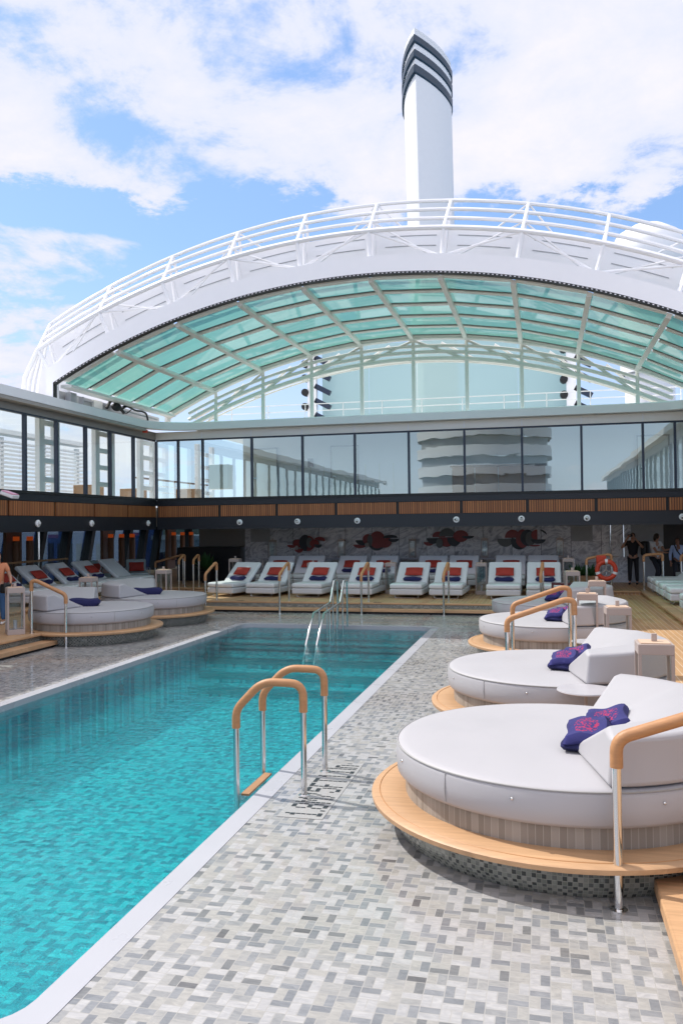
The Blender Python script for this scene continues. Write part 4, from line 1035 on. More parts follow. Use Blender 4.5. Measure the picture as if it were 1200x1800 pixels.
# ================================================================= LOUNGERS
def lounger():
    t=thing('sun_lounger','','sun lounger')
    MB().box(-.51,.51,.0,1.95,.11,.295).build('base','lounger_base',t,bevel=.04,bseg=3)
    MB().tube(rpath([(-.36,.12,.11),(-.36,.12,.012),(.36,.12,.012),(.36,.12,.11)],.06),.012,6).build('leg','sled_steel',t,smooth=True)
    MB().tube(rpath([(-.36,1.75,.11),(-.36,1.75,.012),(.36,1.75,.012),(.36,1.75,.11)],.06),.012,6).build('leg','sled_steel',t,smooth=True)
    MB().box(-.51,.51,-.005,1.0,.302,.455).build('mattress','lounger_fabric',t,bevel=.055,bseg=4)
    b_=MB().obox((0,.48,.07),(1.02,1.02,.13)).build('backrest','lounger_fabric',t,bevel=.05,bseg=4)
    b_.location=(0,.94,.33); b_.rotation_euler=(R_(40),0,0)
    MB().tube([(-.45,1.7,.3),(-.45,1.55,.80)],.015,6).tube([(.45,1.7,.3),(.45,1.55,.80)],.015,6).build('back_support','sled_steel',t)
    return t
lg=lounger()
def pillow(loc,rz,rx,label,mat_='red_fabric'):
    mb=MB(); nx,ny=12,10; w_,h=.56,.36
    for s in (1,-1):
        for i in range(nx+1):
            for j in range(ny+1):
                u=i/nx*2-1; v=j/ny*2-1
                th=.075*((1-abs(u)**2.6)*(1-abs(v)**2.6))**.5
                mb.v.append((u*w_/2*(1-.04*(1-abs(v))),v*h/2*(1-.05*(1-abs(u))),s*th))
    T=(nx+1)*(ny+1); w2=ny+1
    for i in range(nx):
        for j in range(ny):
            a=i*w2+j; mb.f.append((a,a+w2,a+w2+1,a+1)); mb.f.append((T+a,T+a+1,T+a+w2+1,T+a+w2))
    mb.m=[0]*len(mb.f)
    o=mb.build('pillow',mat_,None,smooth=True); o.location=loc
    o.rotation_mode='QUATERNION'; o.rotation_quaternion=(Matrix.Rotation(rz,4,'Z')@Matrix.Rotation(rx,4,'X')).to_quaternion()
    return tag(o,label,'pillow','red pillows on the sun loungers')
def roll(loc,rz,label,L=.58,W=.17,H=.105):
    o=towel_mesh(L,W,H,int(abs(loc[0])*7)).build('rolled_towel','navy_towel',None,smooth=True); o.location=loc; o.rotation_euler=(R_(8),0,rz)
    return tag(o,label,'towel','navy towels on the sun loungers')
used=[False]
def place_lounger(x,y,z,rz,label,what,pil=True,tw=True,poff=0.0,ptilt=0.0):
    if not used[0]: o=lg; used[0]=True; o.location=(x,y,z); o.rotation_euler=(0,0,rz); o['label']=label
    else: o=dup(lg,(x,y,z),rz,label)
    o['group']='white upholstered sun loungers'
    mt=Matrix.Translation((x,y,z))@Matrix.Rotation(rz,4,'Z')
    if pil:
        p=mt@Vector((poff,1.15,.775)); pillow(p,rz+ptilt,R_(40),'red pillow on the '+what)
    if tw:
        p=mt@Vector((poff-.01,.93,.50)); roll(p,rz,'rolled navy towel on the '+what)
fr=[(-10.22,-9.78,'first'),(-8.86,-8.68,'second'),(-7.30,-7.16,'third'),(-5.70,-5.62,'fourth'),(-4.14,-4.08,'fifth'),(-2.92,-2.86,'sixth'),(-1.20,-1.20,'seventh'),(-.02,-.02,'eighth')]
place_lounger(0,0,0,0,'','',False,False) if False else None
for (xf,xh,nm) in fr:
    rz=-math.atan2(xh-xf,1.6)
    place_lounger(xf,25.05,ZD,rz,nm+' sun lounger from the left in the front row at the far deck',nm+' front-row lounger from the left',poff=.05 if nm!='seventh' else .0)
bk=[(-9.40,'first',0),(-8.27,'second',0),(-6.70,'third',1),(-5.55,'fourth',1),(-3.80,'fifth',1),(-2.72,'sixth',0),(-1.13,'seventh',0),(-.03,'eighth',0)]
for (x,nm,tw) in bk:
    place_lounger(x,27.55,ZP,0,nm+' sun lounger from the left in the back row against the marble wall',nm+' back-row lounger from the left',tw=bool(tw),poff=.03 if nm!='eighth' else .15,ptilt=-.25 if nm=='eighth' else 0)
for k,(y,nm) in enumerate(((20.45,'nearest'),(22.0,'second nearest'),(23.5,'third nearest'),(25.0,'fourth nearest'))):
    place_lounger(-13.62,y,ZP,R_(90),nm+' sun lounger in the left row facing the pool',nm+' lounger of the left row',poff=-.02)
place_lounger(-13.5,26.5,ZP,R_(90),'farthest sun lounger in the left row, without a pillow','',False,False)
for k,(y,nm) in enumerate(((26.9,'farthest'),(25.7,'second farthest'),(24.45,'third farthest'),(23.1,'fourth farthest'),(20.6,'nearest'))):
    place_lounger(3.12,y,ZP,R_(-90),nm+' sun lounger of the right row, seen from its foot end' if k<4 else 'nearest lounger of the right row with a pair of legs on it','',False,False)
# ================================================================= LANTERNS / TABLES
def lantern():
    t=thing('lantern','','lantern'); s=.18; H=1.02
    MB().box(-s,s,-s,s,.0,.11).build('base','taupe',t,bevel=.005)
    for sx in (-1,1):
        for sy in (-1,1): MB().box(sx*s-(.035 if sx>0 else 0),sx*s+(0 if sx>0 else .035),sy*s-(.035 if sy>0 else 0),sy*s+(0 if sy>0 else .035),.111,H-.12).build('post','taupe',t)
    MB().box(-s,s,-s,s,H-.119,H-.01).build('top_frame','taupe',t,bevel=.004)
    MB().box(-s+.03,s-.03,-s+.03,s-.03,H-.0095,H+.002).build('lid','lantern_top',t)
    MB().box(-.028,.028,-.018,.018,H+.003,H+.085).build('handle','taupe',t,bevel=.004)
    for k in range(4):
        a=k*math.pi/2; ca,sa=math.cos(a),math.sin(a); q=s-.02; e=s-.036
        vs=[(q*ca-e*sa,q*sa+e*ca,.112),(q*ca+e*sa,q*sa-e*ca,.112),(q*ca+e*sa,q*sa-e*ca,H-.121),(q*ca-e*sa,q*sa+e*ca,H-.121)]
        MB().add(vs,[(0,1,2,3)]).build('glass','clear_glass',t)
    MB().tube([(0,0,.111),(0,0,.30)],.04,12).build('candle','cushion',t,smooth=True)
    return t
ln=lantern(); LN=[
 (1.12,9.32,ZD,1,'tall taupe lantern standing between the two nearest daybeds'),
 (1.06,13.1,ZD,1,'tall taupe lantern beside the top of the paired wooden handrails'),
 (.74,15.45,ZD,1,'taupe lantern directly behind the one by the paired handrails'),
 (1.10,18.75,ZD,1,'taupe lantern between the third and fourth right daybeds'),
 (.70,22.4,ZD,1,'taupe lantern just beyond the farthest right daybed'),
 (-11.18,15.75,ZD,1,'tall taupe lantern on the left teak deck beside the handrail'),
 (-11.4,19.1,ZD,1,'taupe lantern between the two left daybeds'),
 (-11.0,22.6,ZD,1,'taupe lantern behind the farther left daybed'),
 (-10.62,27.5,ZP,1,'taupe lantern left of the first front-row lounger'),
 (-7.62,27.0,ZD,1,'taupe lantern between the second and third front-row loungers'),
 (-4.93,27.0,ZD,1,'taupe lantern between the fourth and fifth front-row loungers'),
 (-1.98,27.0,ZD,1,'taupe lantern between the sixth and seventh front-row loungers'),
 (.75,27.6,ZP,1,'taupe lantern right of the far lounger rows near the plant'),
 (-10.2,30.4,1.34,.68,'small lantern on the leftmost console against the marble'),
 (-7.45,30.4,1.34,.68,'small lantern between the first and second disc sculptures'),
 (-4.75,30.4,1.34,.68,'small lantern between the second and third disc sculptures'),
 (-2.1,30.4,1.34,.68,'small lantern between the third and fourth disc sculptures'),
 (.55,30.4,1.34,.68,'small lantern on the rightmost console against the marble')]
for k,(x,y,z,s,l) in enumerate(LN):
    o=ln if k==0 else dup(ln,(x,y,z),0); o.location=(x,y,z); o.scale=(s,s,s); o['label']=l; o['group']='taupe frame lanterns'; o.rotation_euler=(0,0,(0,.05,-.05,0,.1,.75,.1,0,0,.1,0,0,0,0,0,0,0,0)[k])
for k,x in enumerate((-10.2,-7.45,-4.75,-2.1,.55)):
    t=thing('console_table',['slim console table at the left end of the marble wall','slim console table between the first and second disc sculptures','slim console table between the second and third disc sculptures','slim console table between the third and fourth disc sculptures','slim console table at the right end of the marble wall'][k],'table',(x,30.4,ZP),group='slim console tables along the marble wall')
    MB().box(-.5,.5,-.22,.22,.87,.91).build('top','table_top',t)
    for sx in (-.48,.48):
        for sy in (-.2,.2): MB().box(sx-.015,sx+.015,sy-.015,sy+.015,0,.869).build('leg','sled_steel',t)
def side_table(x,y,z,h,r,label):
    t=thing('side_table',label,'table',(x,y,z),group='round side tables')
    MB().lathe([(0,h-.022),(r-.01,h-.022),(r,h-.012),(r-.005,h),(0,h+.002)],seg=40).build('top','table_top',t,smooth=True)
    MB().tube([(0,0,.013),(0,0,h-.023)],.018,10).build('stem','taupe',t,smooth=True)
    MB().lathe([(0,0),(.20,0),(.20,.01),(0,.012)],seg=28).build('foot','taupe',t,smooth=True)
    return t
side_table(.42,9.42,.307,.46,.31,'round white side table between the two nearest daybeds')
side_table(.62,13.0,ZD,.50,.24,'round pale side table at the handrails beyond the second daybed')
t=thing('tray_stand','dark maroon tray stand in front of the eighth front-row lounger','stand',(.55,24.55,ZD))
MB().box(-.36,.36,-.2,.2,.50,.55).build('tray','maroon',t); 
for sx in (-.33,.33): MB().box(sx-.03,sx+.03,-.18,.18,0,.499).build('leg','maroon',t)
MB().obox((0,.0,.552),(.2,.12,.006)).build('card','table_top',t)
# ================================================================= HANDRAILS
def handrail(path,label,r=.031,rw=.043,wood=(1,2),grp='wooden gripped handrails'):
    """path: foot, bottom of grip, bends..., end of grip, foot. The grip covers the inner points."""
    p0=Vector(path[0]); t=thing('handrail',label,'handrail',path[0],group=grp)
    pts=[Vector(p) for p in path]
    grip=rpath(pts[1:-1],.13,6)
    MB().tube([pts[0],pts[1]+Vector((0,0,.03))],r,16).build('post','steel',t,world=True,smooth=True)
    MB().tube([pts[-1],pts[-2]+Vector((0,0,.03))],r,16).build('post','steel',t,world=True,smooth=True)
    MB().tube(grip,rw,16).build('grip','grip_wood',t,world=True,smooth=True)
    for q in (pts[0],pts[-1]):
        MB().lathe([(0,q.z+.0),(r*1.9,q.z),(r*1.9,q.z+.008),(r*1.05,q.z+.014)],(q.x,q.y),20).build('base_flange','steel',t,world=True,smooth=True)
    for q in (pts[1],pts[-2]):
        MB().tube([(q.x,q.y,q.z-.028),(q.x,q.y,q.z-.001)],r*.8,12).build('collar','steel',t,world=True,smooth=True)
    return t
def steprail(x,y,dirx,diry,label,run=.98,z0=0.0,zt=ZD,low=.95,bend=1.14,hi=1.42):
    a=(x,y,z0); e=(x+dirx*run,y+diry*run,zt)
    return handrail([a,(x,y,z0+low),(x,y,z0+bend),(e[0]-dirx*.12,e[1]-diry*.12,zt+1.15),(e[0],e[1],zt+1.13),(e[0],e[1],zt+.92),e],label)
steprail(.45,5.83,1,0,'nearest wooden handrail at the right edge by the big daybed')
steprail(-.56,12.7,1,0,'nearer of the paired wooden handrails between the right daybeds')
steprail(-.56,15.0,1,0,'farther of the paired wooden handrails between the right daybeds')
steprail(-10.10,16.0,-.87,-.1,'wooden handrail on the left steps beside the left daybed',.9)
for x,l in ((-9.95,'leftmost'),(-7.6,'second'),(-5.13,'third'),(-2.76,'fourth'),(-.1,'fifth')):
    steprail(x,23.25,.06,.85,'wooden handrail on the far steps, '+l+' from the left',.9)
steprail(1.28,26.9,1,.2,'wooden handrail in front of the orange lifebuoy',.75,ZD,ZP)
steprail(3.05,27.6,.8,0,'wooden handrail standing in front of the man in black',.7,ZP,ZP,.9,1.1)
steprail(4.15,27.6,.8,-.1,'wooden handrail in front of the man in the pale blue shirt',.7,ZP,ZP,.9,1.1)
steprail(-12.0,27.0,0,.8,'wooden handrail at the dark opening left of the lanterns',.6,ZD,ZP,.95,1.1)
steprail(-12.55,27.0,0,.8,'wooden handrail nearest the left corner on the far platform',.6,ZD,ZP,.95,1.1)
steprail(-13.4,29.2,-.9,-.3,'wooden handrail beside the left armchairs',1.1,ZP,ZP-.3,.95,1.1)
# pool exit rails (near)
def exit_rail(y,label):
    X0,X1=-2.95,-2.27
    return handrail([(X0,y,-.9),(X0,y,.62),(X0,y,.80),(X0+.27,y,1.08),(X1-.0,y+.02,1.07),(X1,y+.02,.80),(X1,y+.02,0)],label,r=.029,rw=.040,grp='paired pool exit rails')
exit_rail(7.62,'nearer wood topped pool exit rail straddling the pool edge')
exit_rail(8.40,'farther wood topped pool exit rail straddling the pool edge')
t=thing('ladder_tread','steel framed ladder treads between the pool exit rails','ladder',(-2.95,8.0,-.2))
for z in (-.10,-.38,-.66): MB().box(-3.0,-2.90,7.65,8.37,z-.02,z).build('tread','steel',t,world=True); 
MB().box(-2.92,-2.84,7.66,8.36,-.05,-.03).build('wood_tread','terracotta_wood',t,world=True)
# far chrome ladder with stepped rails
t=thing('chrome_pool_ladder','polished chrome stepped double rail rising out of the far end of the pool','ladder',(-5.0,18.5,-.3))
for k,x in enumerate((-5.20,-4.95)):
    MB().tube([(x-.02,17.45,-.70),(x-.02,17.85,-.05),(x,18.40,.55),(x+.02,19.0,.60),(x+.05,19.75,.68),(x+.06,20.1,1.18),(x+.07,20.35,1.20)],.027,10).build('rail','steel',t,world=True,smooth=True)
    for y,z in ((18.75,.57),(20.05,1.10)): MB().tube([(x+.02,y+.1,-.3),(x+.02,y+.1,z)],.022,10).build('upright','steel',t,world=True,smooth=True)
    MB().tube([(x+.07,20.35,1.20),(x+.07,20.42,1.14),(x+.07,20.44,.0)],.022,10).build('upright','steel',t,world=True,smooth=True)
    MB().tube([(x+.02,19.55,-.3),(x+.02,19.55,.65)],.02,10).build('upright','steel',t,world=True,smooth=True)
# ================================================================= LIFEBUOY, PLANT, ART
t=thing('lifebuoy','orange lifebuoy ring on a stand in front of the marble','lifebuoy',(1.86,26.7,ZD))
n_=40; cz=1.10
def ringpart(a0,a1,name,mat_,r=.07,R=.27):
    k=max(3,int(n_*abs(a1-a0)/360)); MB().tube([(1.86+R*math.cos(R_(a0+(a1-a0)*i/k)),26.75,cz+R*math.sin(R_(a0+(a1-a0)*i/k))) for i in range(k+1)],r,12).build(name,mat_,t,world=True,smooth=True)
ringpart(0,360,'ring','orange_ring')
for a in (90,200,340): ringpart(a-8,a+8,'band','reflective',.074)
MB().tube([(1.86,26.85,ZD),(1.86,26.85,cz+.35)],.02).build('stand','sled_steel',t,world=True)
for a in (-35,215,90): MB().tube([(1.86,26.8,cz),(1.86+.22*math.cos(R_(a)),26.8,cz+.22*math.sin(R_(a)))],.018).build('bracket','art_beige',t,world=True)
MB().obox((1.72,26.86,cz+.30),(.3,.08,.3),ry=.0).build('line_bag','orange_ring',t,world=True,bevel=.03)
t=thing('potted_plant','leafy green plant in a low wooden trough beside the lifebuoy','plant',(1.15,28.2,ZP))
MB().box(.75,1.75,28.0,28.4,ZP,ZP+.42).build('trough','terracotta_wood',t,world=True,bevel=.01)
mb=MB(); rnd=random.Random(4)
for _ in range(260):
    a=rnd.random()*6.28; el=rnd.random()*1.3+.1; L=.18+.32*rnd.random(); bx=1.2+(rnd.random()-.5)*.7; by=28.2+(rnd.random()-.5)*.3
    d=Vector((math.cos(a)*math.cos(el),math.sin(a)*math.cos(el),math.sin(el))); s=Vector((-math.sin(a),math.cos(a),0))*.035; p=Vector((bx,by,ZP+.42))
    m_=p+d*L*.6; e=p+d*L+Vector((0,0,-.06)); mb.add([p,m_+s,e,m_-s],[(0,1,2,3)])
mb.build('foliage','leaf',t,world=True)
t=thing('potted_plant','dark leafy plant standing in the shade left of the marble','plant',(-12.6,29.6,ZP))
MB().lathe([(0,ZP),(.18,ZP),(.24,ZP+.45),(0,ZP+.44)],(-12.6,29.6),20).build('pot','black',t,world=True,smooth=True)
mb=MB()
for _ in range(160):
    a=rnd.random()*6.28; el=rnd.random()*1.2+.2; L=.3+.5*rnd.random(); d=Vector((math.cos(a)*math.cos(el),math.sin(a)*math.cos(el),math.sin(el))); s=Vector((-math.sin(a),math.cos(a),0))*.05; p=Vector((-12.6,29.6,ZP+.45)); m_=p+d*L*.6; e=p+d*L
    mb.add([p,m_+s,e,m_-s],[(0,1,2,3)])
mb.build('foliage','leaf',t,world=True)
ART={ # relative (dx,dz,rx,rz,mat,a0,a1)
0:[(-.55,-.06,.20,.12,'art_red',180,360),(-.38,.02,.16,.14,'art_grey',0,360),(-.28,-.0,.22,.16,'art_red',0,360),(0,.02,.24,.32,'art_dark',0,360),(.10,.0,.30,.30,'art_red',-95,85),(-.24,-.22,.17,.14,'art_red',180,360),(.20,.03,.13,.20,'art_grey',0,360),(.40,.0,.18,.15,'art_red',0,360),(.55,-.04,.16,.13,'art_dark',180,360),(.62,.12,.22,.13,'art_red',-20,160),(-.30,-.17,.07,.09,'art_beige',0,360)],
1:[(-.62,-.10,.26,.14,'art_red',180,360),(-.50,.07,.28,.20,'art_dark',180,360),(-.30,.10,.20,.20,'art_red',0,360),(.05,.0,.33,.33,'art_dark',180,360),(.08,.08,.30,.33,'art_red',0,360),(-.20,.06,.10,.22,'art_grey',0,360),(.38,.0,.26,.22,'art_red',180,420),(.60,.15,.28,.12,'art_dark',0,180),(.72,.11,.20,.12,'art_dark',180,360),(-.30,-.10,.09,.08,'art_beige',0,360)],
2:[(-.66,-.08,.20,.14,'art_red',180,360),(-.50,.07,.24,.22,'art_dark',180,360),(-.28,.14,.24,.18,'art_red',-10,190),(.04,.14,.30,.30,'art_grey',0,180),(.02,.10,.30,.36,'art_red',180,360),(.30,.08,.26,.32,'art_dark',180,360),(.55,.14,.28,.22,'art_red',0,360),(.82,.14,.22,.10,'art_dark',180,360),(-.24,-.12,.13,.18,'art_grey',0,360)],
3:[(-.60,.05,.30,.30,'art_grey',180,360),(-.34,.08,.28,.30,'art_red',0,180),(-.10,-.05,.30,.30,'art_dark',150,330),(.02,.05,.24,.34,'art_red',0,360),(.20,.08,.26,.30,'art_dark',0,360),(.30,.05,.18,.26,'art_grey',0,360),(.55,.18,.22,.20,'art_red',90,270),(.62,.18,.26,.20,'art_dark',0,90),(.58,.02,.26,.16,'art_dark',180,360),(.45,-.18,.20,.06,'art_red',180,360)]}
for k,(cx,cz_) in enumerate(((-9.04,1.88),(-6.25,1.92),(-3.55,1.98),(-.78,1.96))):
    t=thing('disc_sculpture',['wall relief of overlapping red and black discs, leftmost on the marble','wall relief of red and black discs with a large round red disc in the middle','wall relief of discs with a grey half disc on top, third from the left','wall relief of grey and red half discs at the right end of the marble'][k],'wall art',(cx,30.99,cz_),group='red and black disc reliefs on the marble')
    for j,(dx_,dz_,rx,rz_,mt_,a0,a1) in enumerate(ART[k]):
        yd=30.985-.022*j; nn=20; P=[(cx+dx_+rx*math.cos(R_(a0+(a1-a0)*i/nn)),cz_+dz_+rz_*math.sin(R_(a0+(a1-a0)*i/nn))) for i in range(nn+(0 if a1-a0==360 else 1))]
        mb=MB(); q=len(P); mb.v=[(x,yd-.02,z) for x,z in P]+[(x,yd,z) for x,z in P]; mb.f=[tuple(range(q)),tuple(range(2*q-1,q-1,-1))]+[(i,q+i,q+(i+1)%q,(i+1)%q) for i in range(q)]; mb.m=[0]*len(mb.f)
        mb.build('disc',mt_,t,world=True)
# small spots on the ceiling edge and framed shower
for k,x in enumerate((-7.6,-2.0,.55,2.5)):
    tag(MB().tube([(x,29.6,ZV0+.05),(x,29.6,ZV0+.098)],.04,10).build('ceiling_spotlight','spot_warm'),['small lit ceiling spot above the gap right of the first sculpture','small lit ceiling spot right of the third sculpture','small lit ceiling spot right of the fourth sculpture','small warm ceiling spot above the metal frame'][k],'spotlight',group='small ceiling spots over the marble')
t=thing('shower_frame','slim polished metal frame on the marble right of the lifebuoy','frame',(2.5,30.6,ZP))
MB().tube([(2.28,30.6,1.35),(2.28,30.6,2.5),(2.72,30.6,2.5),(2.72,30.6,1.35),(2.28,30.6,1.35)],.02,6).build('frame','steel',t,world=True)
# ================================================================= ARMCHAIRS
def armchair(x,y,rz,label,pill):
    t=thing('armchair',label,'armchair',(x,y,ZP),rz,'armchairs on the left platform')
    MB().box(-.38,.38,-.38,.36,.28,.46).build('seat','chair_teal',t,bevel=.05,bseg=3)
    MB().obox((0,.38,.68),(.74,.13,.52),rx=R_(-10)).build('backrest','chair_teal',t,bevel=.05,bseg=3)
    for sx in (-1,1):
        MB().tube(rpath([(sx*.42,-.36,0),(sx*.42,-.36,.62),(sx*.42,.36,.62),(sx*.42,.40,0)],.06),.016,8).build('arm_frame','machine_grey',t,smooth=True)
    if pill:
        mt=Matrix.Translation((x,y,ZP))@Matrix.Rotation(rz,4,'Z')
        pillow(mt@Vector((0,.22,.66)),rz,R_(72),pill)
armchair(-15.0,28.6,R_(35),'grey green armchair with a red pillow facing the pool','red pillow on the armchair facing the pool')
armchair(-16.1,27.6,R_(60),'grey green armchair farther left behind the left loungers','red pillow on the armchair behind the left loungers')
armchair(4.75,27.9,R_(180),'grey green armchair behind the right loungers','') if False else None
tag(MB().lathe([(0,ZP),(.3,ZP),(.42,ZP+.3),(.42,ZP+.5),(0,ZP+.52)],(4.55,28.6),24).build('pouffe','chair_teal',smooth=True),'rounded teal pouffe behind the right row of loungers','pouffe')
# ================================================================= PEOPLE
def skin(name,verts,edges,radii,mat_,parent=None,sub=1,roots=(0,)):
    me=bpy.data.meshes.new(name+'_s'); me.from_pydata(verts,edges,[]); o=bpy.data.objects.new(name,me); col.objects.link(o)
    md=o.modifiers.new('skin','SKIN'); md.use_smooth_shade=True
    for i,r in enumerate(radii):
        sv=me.skin_vertices[0].data[i]; sv.radius=(r,r) if not isinstance(r,tuple) else r; sv.use_root=i in roots
    s_=o.modifiers.new('sub','SUBSURF'); s_.levels=sub; s_.render_levels=sub
    dg=bpy.context.evaluated_depsgraph_get(); nm=bpy.data.meshes.new_from_object(o.evaluated_get(dg))
    bpy.data.objects.remove(o); bpy.data.meshes.remove(me)
    nm.materials.clear(); nm.materials.append(M[mat_])
    for p in nm.polygons: p.use_smooth=True
    r=bpy.data.objects.new(name,nm); col.objects.link(r)
    if parent: r.parent=parent
    return r
def person(loc,rz,label,J,mats,hair='short',sc=1.0,shirt='short',legs='long'):
    """J: joints (local, facing -y): pelvis chest neck head  sl el wl  sr er wr  hl kl al  hr kr ar"""
    g=lambda k:Vector(J[k])
    t=thing('person',label,'person',loc,rz)
    V=[];E_=[];Rr=[]
    def add(p,r,par=None):
        V.append(tuple(p)); Rr.append(r)
        if par is not None: E_.append((par,len(V)-1))
        return len(V)-1
    pe=add(g('pelvis'),.13); wa=add(g('pelvis').lerp(g('chest'),.5),.115,pe); chs=add(g('chest'),(.145,.13),wa); ne=add(g('neck'),.055,chs)
    hd=g('head')-g('neck'); h0=add(g('neck')+hd*.35,.065,ne); h1=add(g('neck')+hd*.8,.088,h0); h2=add(g('head')+hd.normalized()*.07,.072,h1)
    fw=Vector(J.get('face',(0,-1,0))).normalized()
    no=add(g('neck')+hd*.72+fw*.095,.016,h1)
    for s in 'lr':
        sh=add(g('s'+s),.062,chs); el=add(g('e'+s),.045,sh); wr=add(g('w'+s),.030,el)
        d=(g('w'+s)-g('e'+s)).normalized(); side=d.cross(Vector((0,0,1)));
        if side.length<.1: side=Vector((1,0,0))
        side.normalize(); pm=add(g('w'+s)+d*.06,(.038,.022),wr)
        for k,(o_,ln_) in enumerate(((-.028,.07),(-.010,.085),(.010,.08),(.026,.062))):
            a=add(g('w'+s)+d*.11+side*o_,.0095,pm); q=d.cross(side); a2=add(g('w'+s)+d*(.11+ln_*.5)+side*o_+q*.012,.0085,a); add(g('w'+s)+d*(.11+ln_*.8)+side*o_+q*.035,.007,a2)
        th=add(g('w'+s)+d*.05-side*.045,.011,pm); add(g('w'+s)+d*.085-side*.062,.008,th)
        hp=add(g('h'+s),.088,pe); kn=add(g('k'+s),.058,hp); cf=add(g('k'+s).lerp(g('a'+s),.35),.056,kn); an=add(g('a'+s),.038,cf)
        ft=Vector(J.get('foot'+s,(0,-1,0))).normalized(); add(g('a'+s)+ft*.02+Vector((0,0,-.03)),.04,an) if False else None
        f1=add(g('a'+s)+ft*.14-Vector(J.get('shin'+s,(0,0,1)))*.045,.034,an)
    body=skin('body',V,E_,Rr,mats['skin'],t)
    # shirt
    V=[];E_=[];Rr=[]
    a=add(g('pelvis')-(g('chest')-g('pelvis'))*.22,(.172,.15)); b1=add(g('pelvis').lerp(g('chest'),.5),(.145,.128),a); c_=add(g('chest'),(.165,.145),b1); d_=add(g('chest').lerp(g('neck'),.8),.075,c_)
    for s in 'lr':
        sh=add(g('s'+s),.078,c_)
        if shirt=='short': add(g('s'+s).lerp(g('e'+s),.6),.062,sh)
        else: e1=add(g('e'+s),.056,sh); add(g('e'+s).lerp(g('w'+s),.9),.042,e1)
    skin('shirt',V,E_,Rr,mats['shirt'],t)
    V=[];E_=[];Rr=[]
    a=add(g('pelvis')+Vector((0,0,.03)),(.152,.13))
    for s in 'lr':
        hp=add(g('h'+s),.105,a)
        if legs=='long': kn=add(g('k'+s),.075,hp); c2=add(g('k'+s).lerp(g('a'+s),.5),.07,kn); add(g('k'+s).lerp(g('a'+s),.97),.058,c2)
        else: add(g('h'+s).lerp(g('k'+s),.85),.088,hp)
    skin('trousers' if legs=='long' else 'shorts',V,E_,Rr,mats['legs'],t)
    # hair
    if hair:
        c=g('neck')+hd*.93; mb=MB(); mb.ball(tuple(c-fw*.018),.105,16,sc=(.86,1.0,1.0)); 
        if hair=='long': mb.ball(tuple(c-fw*.075+Vector((0,0,-.07))),.075,12,sc=(.9,.8,1.5))
        h=mb.build('hair',mats['hair'],t,smooth=True)
        # trim the face side
        import bmesh
        bm=bmesh.new(); bm.from_mesh(h.data)
        kill=[v for v in bm.verts if (v.co-c).dot(fw)>.035 and v.co.z<c.z+.055 or v.co.z<c.z-(.055 if hair!='long' else .2)]
        bmesh.ops.delete(bm,geom=kill,context='VERTS'); bm.to_mesh(h.data); bm.free()
    for s in 'lr':
        ft=Vector(J.get('foot'+s,(0,-1,0))).normalized(); up=Vector(J.get('shin'+s,(0,0,1))).normalized(); an=g('a'+s)
        V=[];E_=[];Rr=[]
        a=add(an-up*.035-ft*.035,.048); b_=add(an-up*.045+ft*.07,.048,a); add(an-up*.055+ft*.17,.038,b_)
        skin('shoe',V,E_,Rr,mats['shoe'],t)
    t.scale=(sc,sc,sc); return t
ST=dict(pelvis=(0,0,.95),chest=(0,0,1.30),neck=(0,0,1.48),head=(0,-.01,1.66),sl=(.19,0,1.41),el=(.26,.02,1.13),wl=(.27,-.06,.88),sr=(-.19,0,1.41),er=(-.26,.02,1.13),wr=(-.27,-.06,.88),
 hl=(.09,0,.88),kl=(.11,-.01,.49),al=(.12,.02,.08),hr=(-.09,0,.88),kr=(-.11,-.01,.49),ar=(-.12,.02,.08))
J=dict(ST); J.update(el=(.33,-.14,1.24),wl=(.12,-.32,1.52),er=(-.36,-.12,1.22),wr=(-.16,-.33,1.56),head=(0,-.03,1.66))
p=person((2.98,30.1,ZP),R_(-8),'man in a black T-shirt and black trousers raising a phone to photograph the pool',J,dict(skin='skin',shirt='shirt_black',legs='shirt_black',hair='hair_grey',shoe='black'),sc=1.02)
o=MB().obox((2.86,29.74,ZP+1.69),(.17,.02,.09),rz=R_(-8)).build('phone','black',None,bevel=.005); tag(o,'dark phone held up by the man in black','phone')
J=dict(ST); J.update(face=(.9,-.2,-.2),head=(.05,-.02,1.65),el=(.15,-.22,1.16),wl=(.22,-.36,1.20),er=(-.15,-.20,1.12),wr=(.05,-.38,1.10),kl=(.16,-.12,.50),al=(.02,.20,.10),kr=(-.02,-.12,.50),ar=(-.10,-.05,.08))
p=person((3.70,29.9,ZP),R_(35),'woman in a white T-shirt and dark trousers with a backpack, looking down to the right',J,dict(skin='skin',shirt='shirt_white',legs='trouser_dark',hair='hair',shoe='black'),hair='long',sc=1.01)
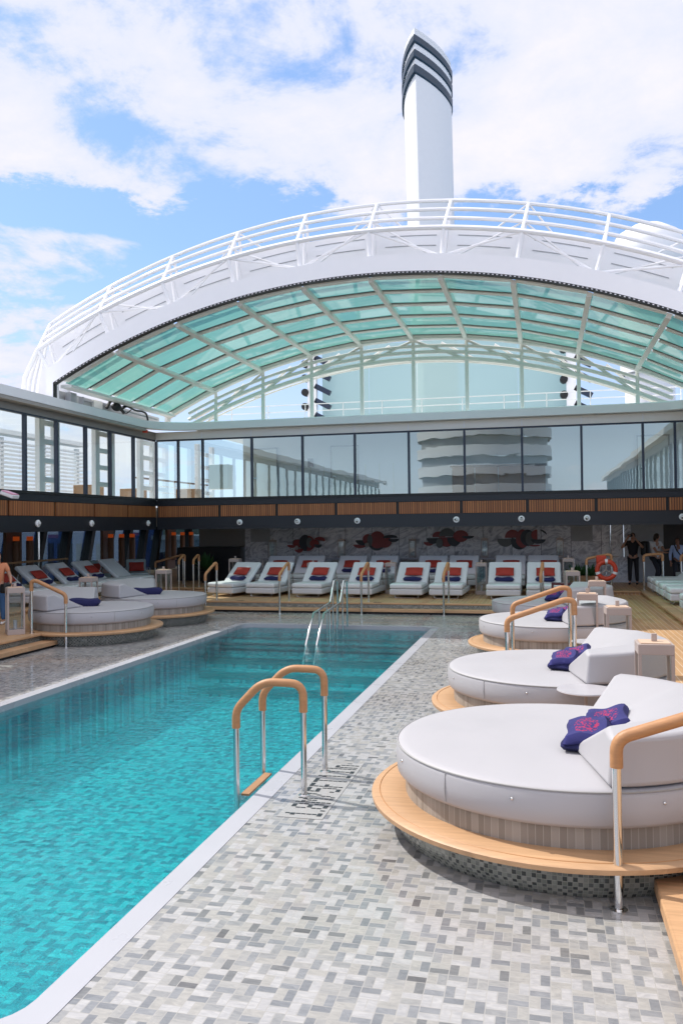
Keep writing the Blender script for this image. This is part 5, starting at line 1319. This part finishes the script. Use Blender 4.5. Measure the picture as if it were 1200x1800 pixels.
bp=MB().obox((0,.26,1.24),(.34,.22,.50)).build('backpack','black',None,bevel=.07,bseg=3); bp.location=(3.60,29.95,ZP); bp.rotation_euler=(0,0,R_(60)); tag(bp,'black backpack on the back of the woman in white','backpack')
J=dict(ST); J.update(face=(-.7,-.6,0),el=(.24,-.05,1.14),wl=(.10,-.25,1.02))
p=person((4.32,29.4,ZP-.0),R_(10),'man in a pale blue shirt with a dark shoulder strap at the right edge',J,dict(skin='skin_dark',shirt='shirt_blue',legs='trouser_dark',hair='hair',shoe='black'),shirt='long',sc=.93)
o=MB().tube([(4.20,29.22,ZP+1.38),(4.26,29.18,ZP+1.2),(4.42,29.19,ZP+.98)],.022,6).build('shoulder_strap','shirt_black'); tag(o,'dark bag strap across the pale blue shirt','strap')
J=dict(ST); J.update(el=(.30,-.02,1.12),wl=(.36,-.22,.98),face=(.8,-.6,0))
p=person((-12.75,17.3,ZD),R_(20),'person in an orange top and jeans at the left edge, holding a dark bag',J,dict(skin='skin',shirt='shirt_orange',legs='jeans',hair='hair',shoe='shoe_white'))
o=MB().obox((-12.36,17.08,ZD+.88),(.16,.30,.22)).build('handbag','black',None,bevel=.04,bseg=3); tag(o,'small dark bag in the hand of the person at the left edge','bag')
# reclining person on the nearest right-hand lounger
J=dict(pelvis=(0,-1.15,.58),chest=(0,-1.45,.80),neck=(0,-1.60,.95),head=(0,-1.70,1.10),sl=(.19,-1.52,.86),el=(.30,-1.30,.66),wl=(.22,-1.06,.62),sr=(-.19,-1.52,.86),er=(-.30,-1.30,.66),wr=(-.22,-1.06,.62),
 hl=(.09,-1.08,.56),kl=(.13,-.66,.66),al=(.10,-.22,.60),hr=(-.09,-1.08,.56),kr=(-.10,-.64,.72),ar=(-.06,-.20,.60),footl=(0.05,.25,1),footr=(-.1,.2,1),shinl=(0,-1,.1),shinr=(0,-1,.1),face=(0,.8,.5))
p=person((3.12,20.55,ZP),R_(90),'person lying on the nearest right lounger, only pale shoes and bare legs showing',J,dict(skin='skin',shirt='shirt_white',legs='shorts_blue',hair='hair',shoe='shoe_white'),legs='short')
for c in kids(ln): pass
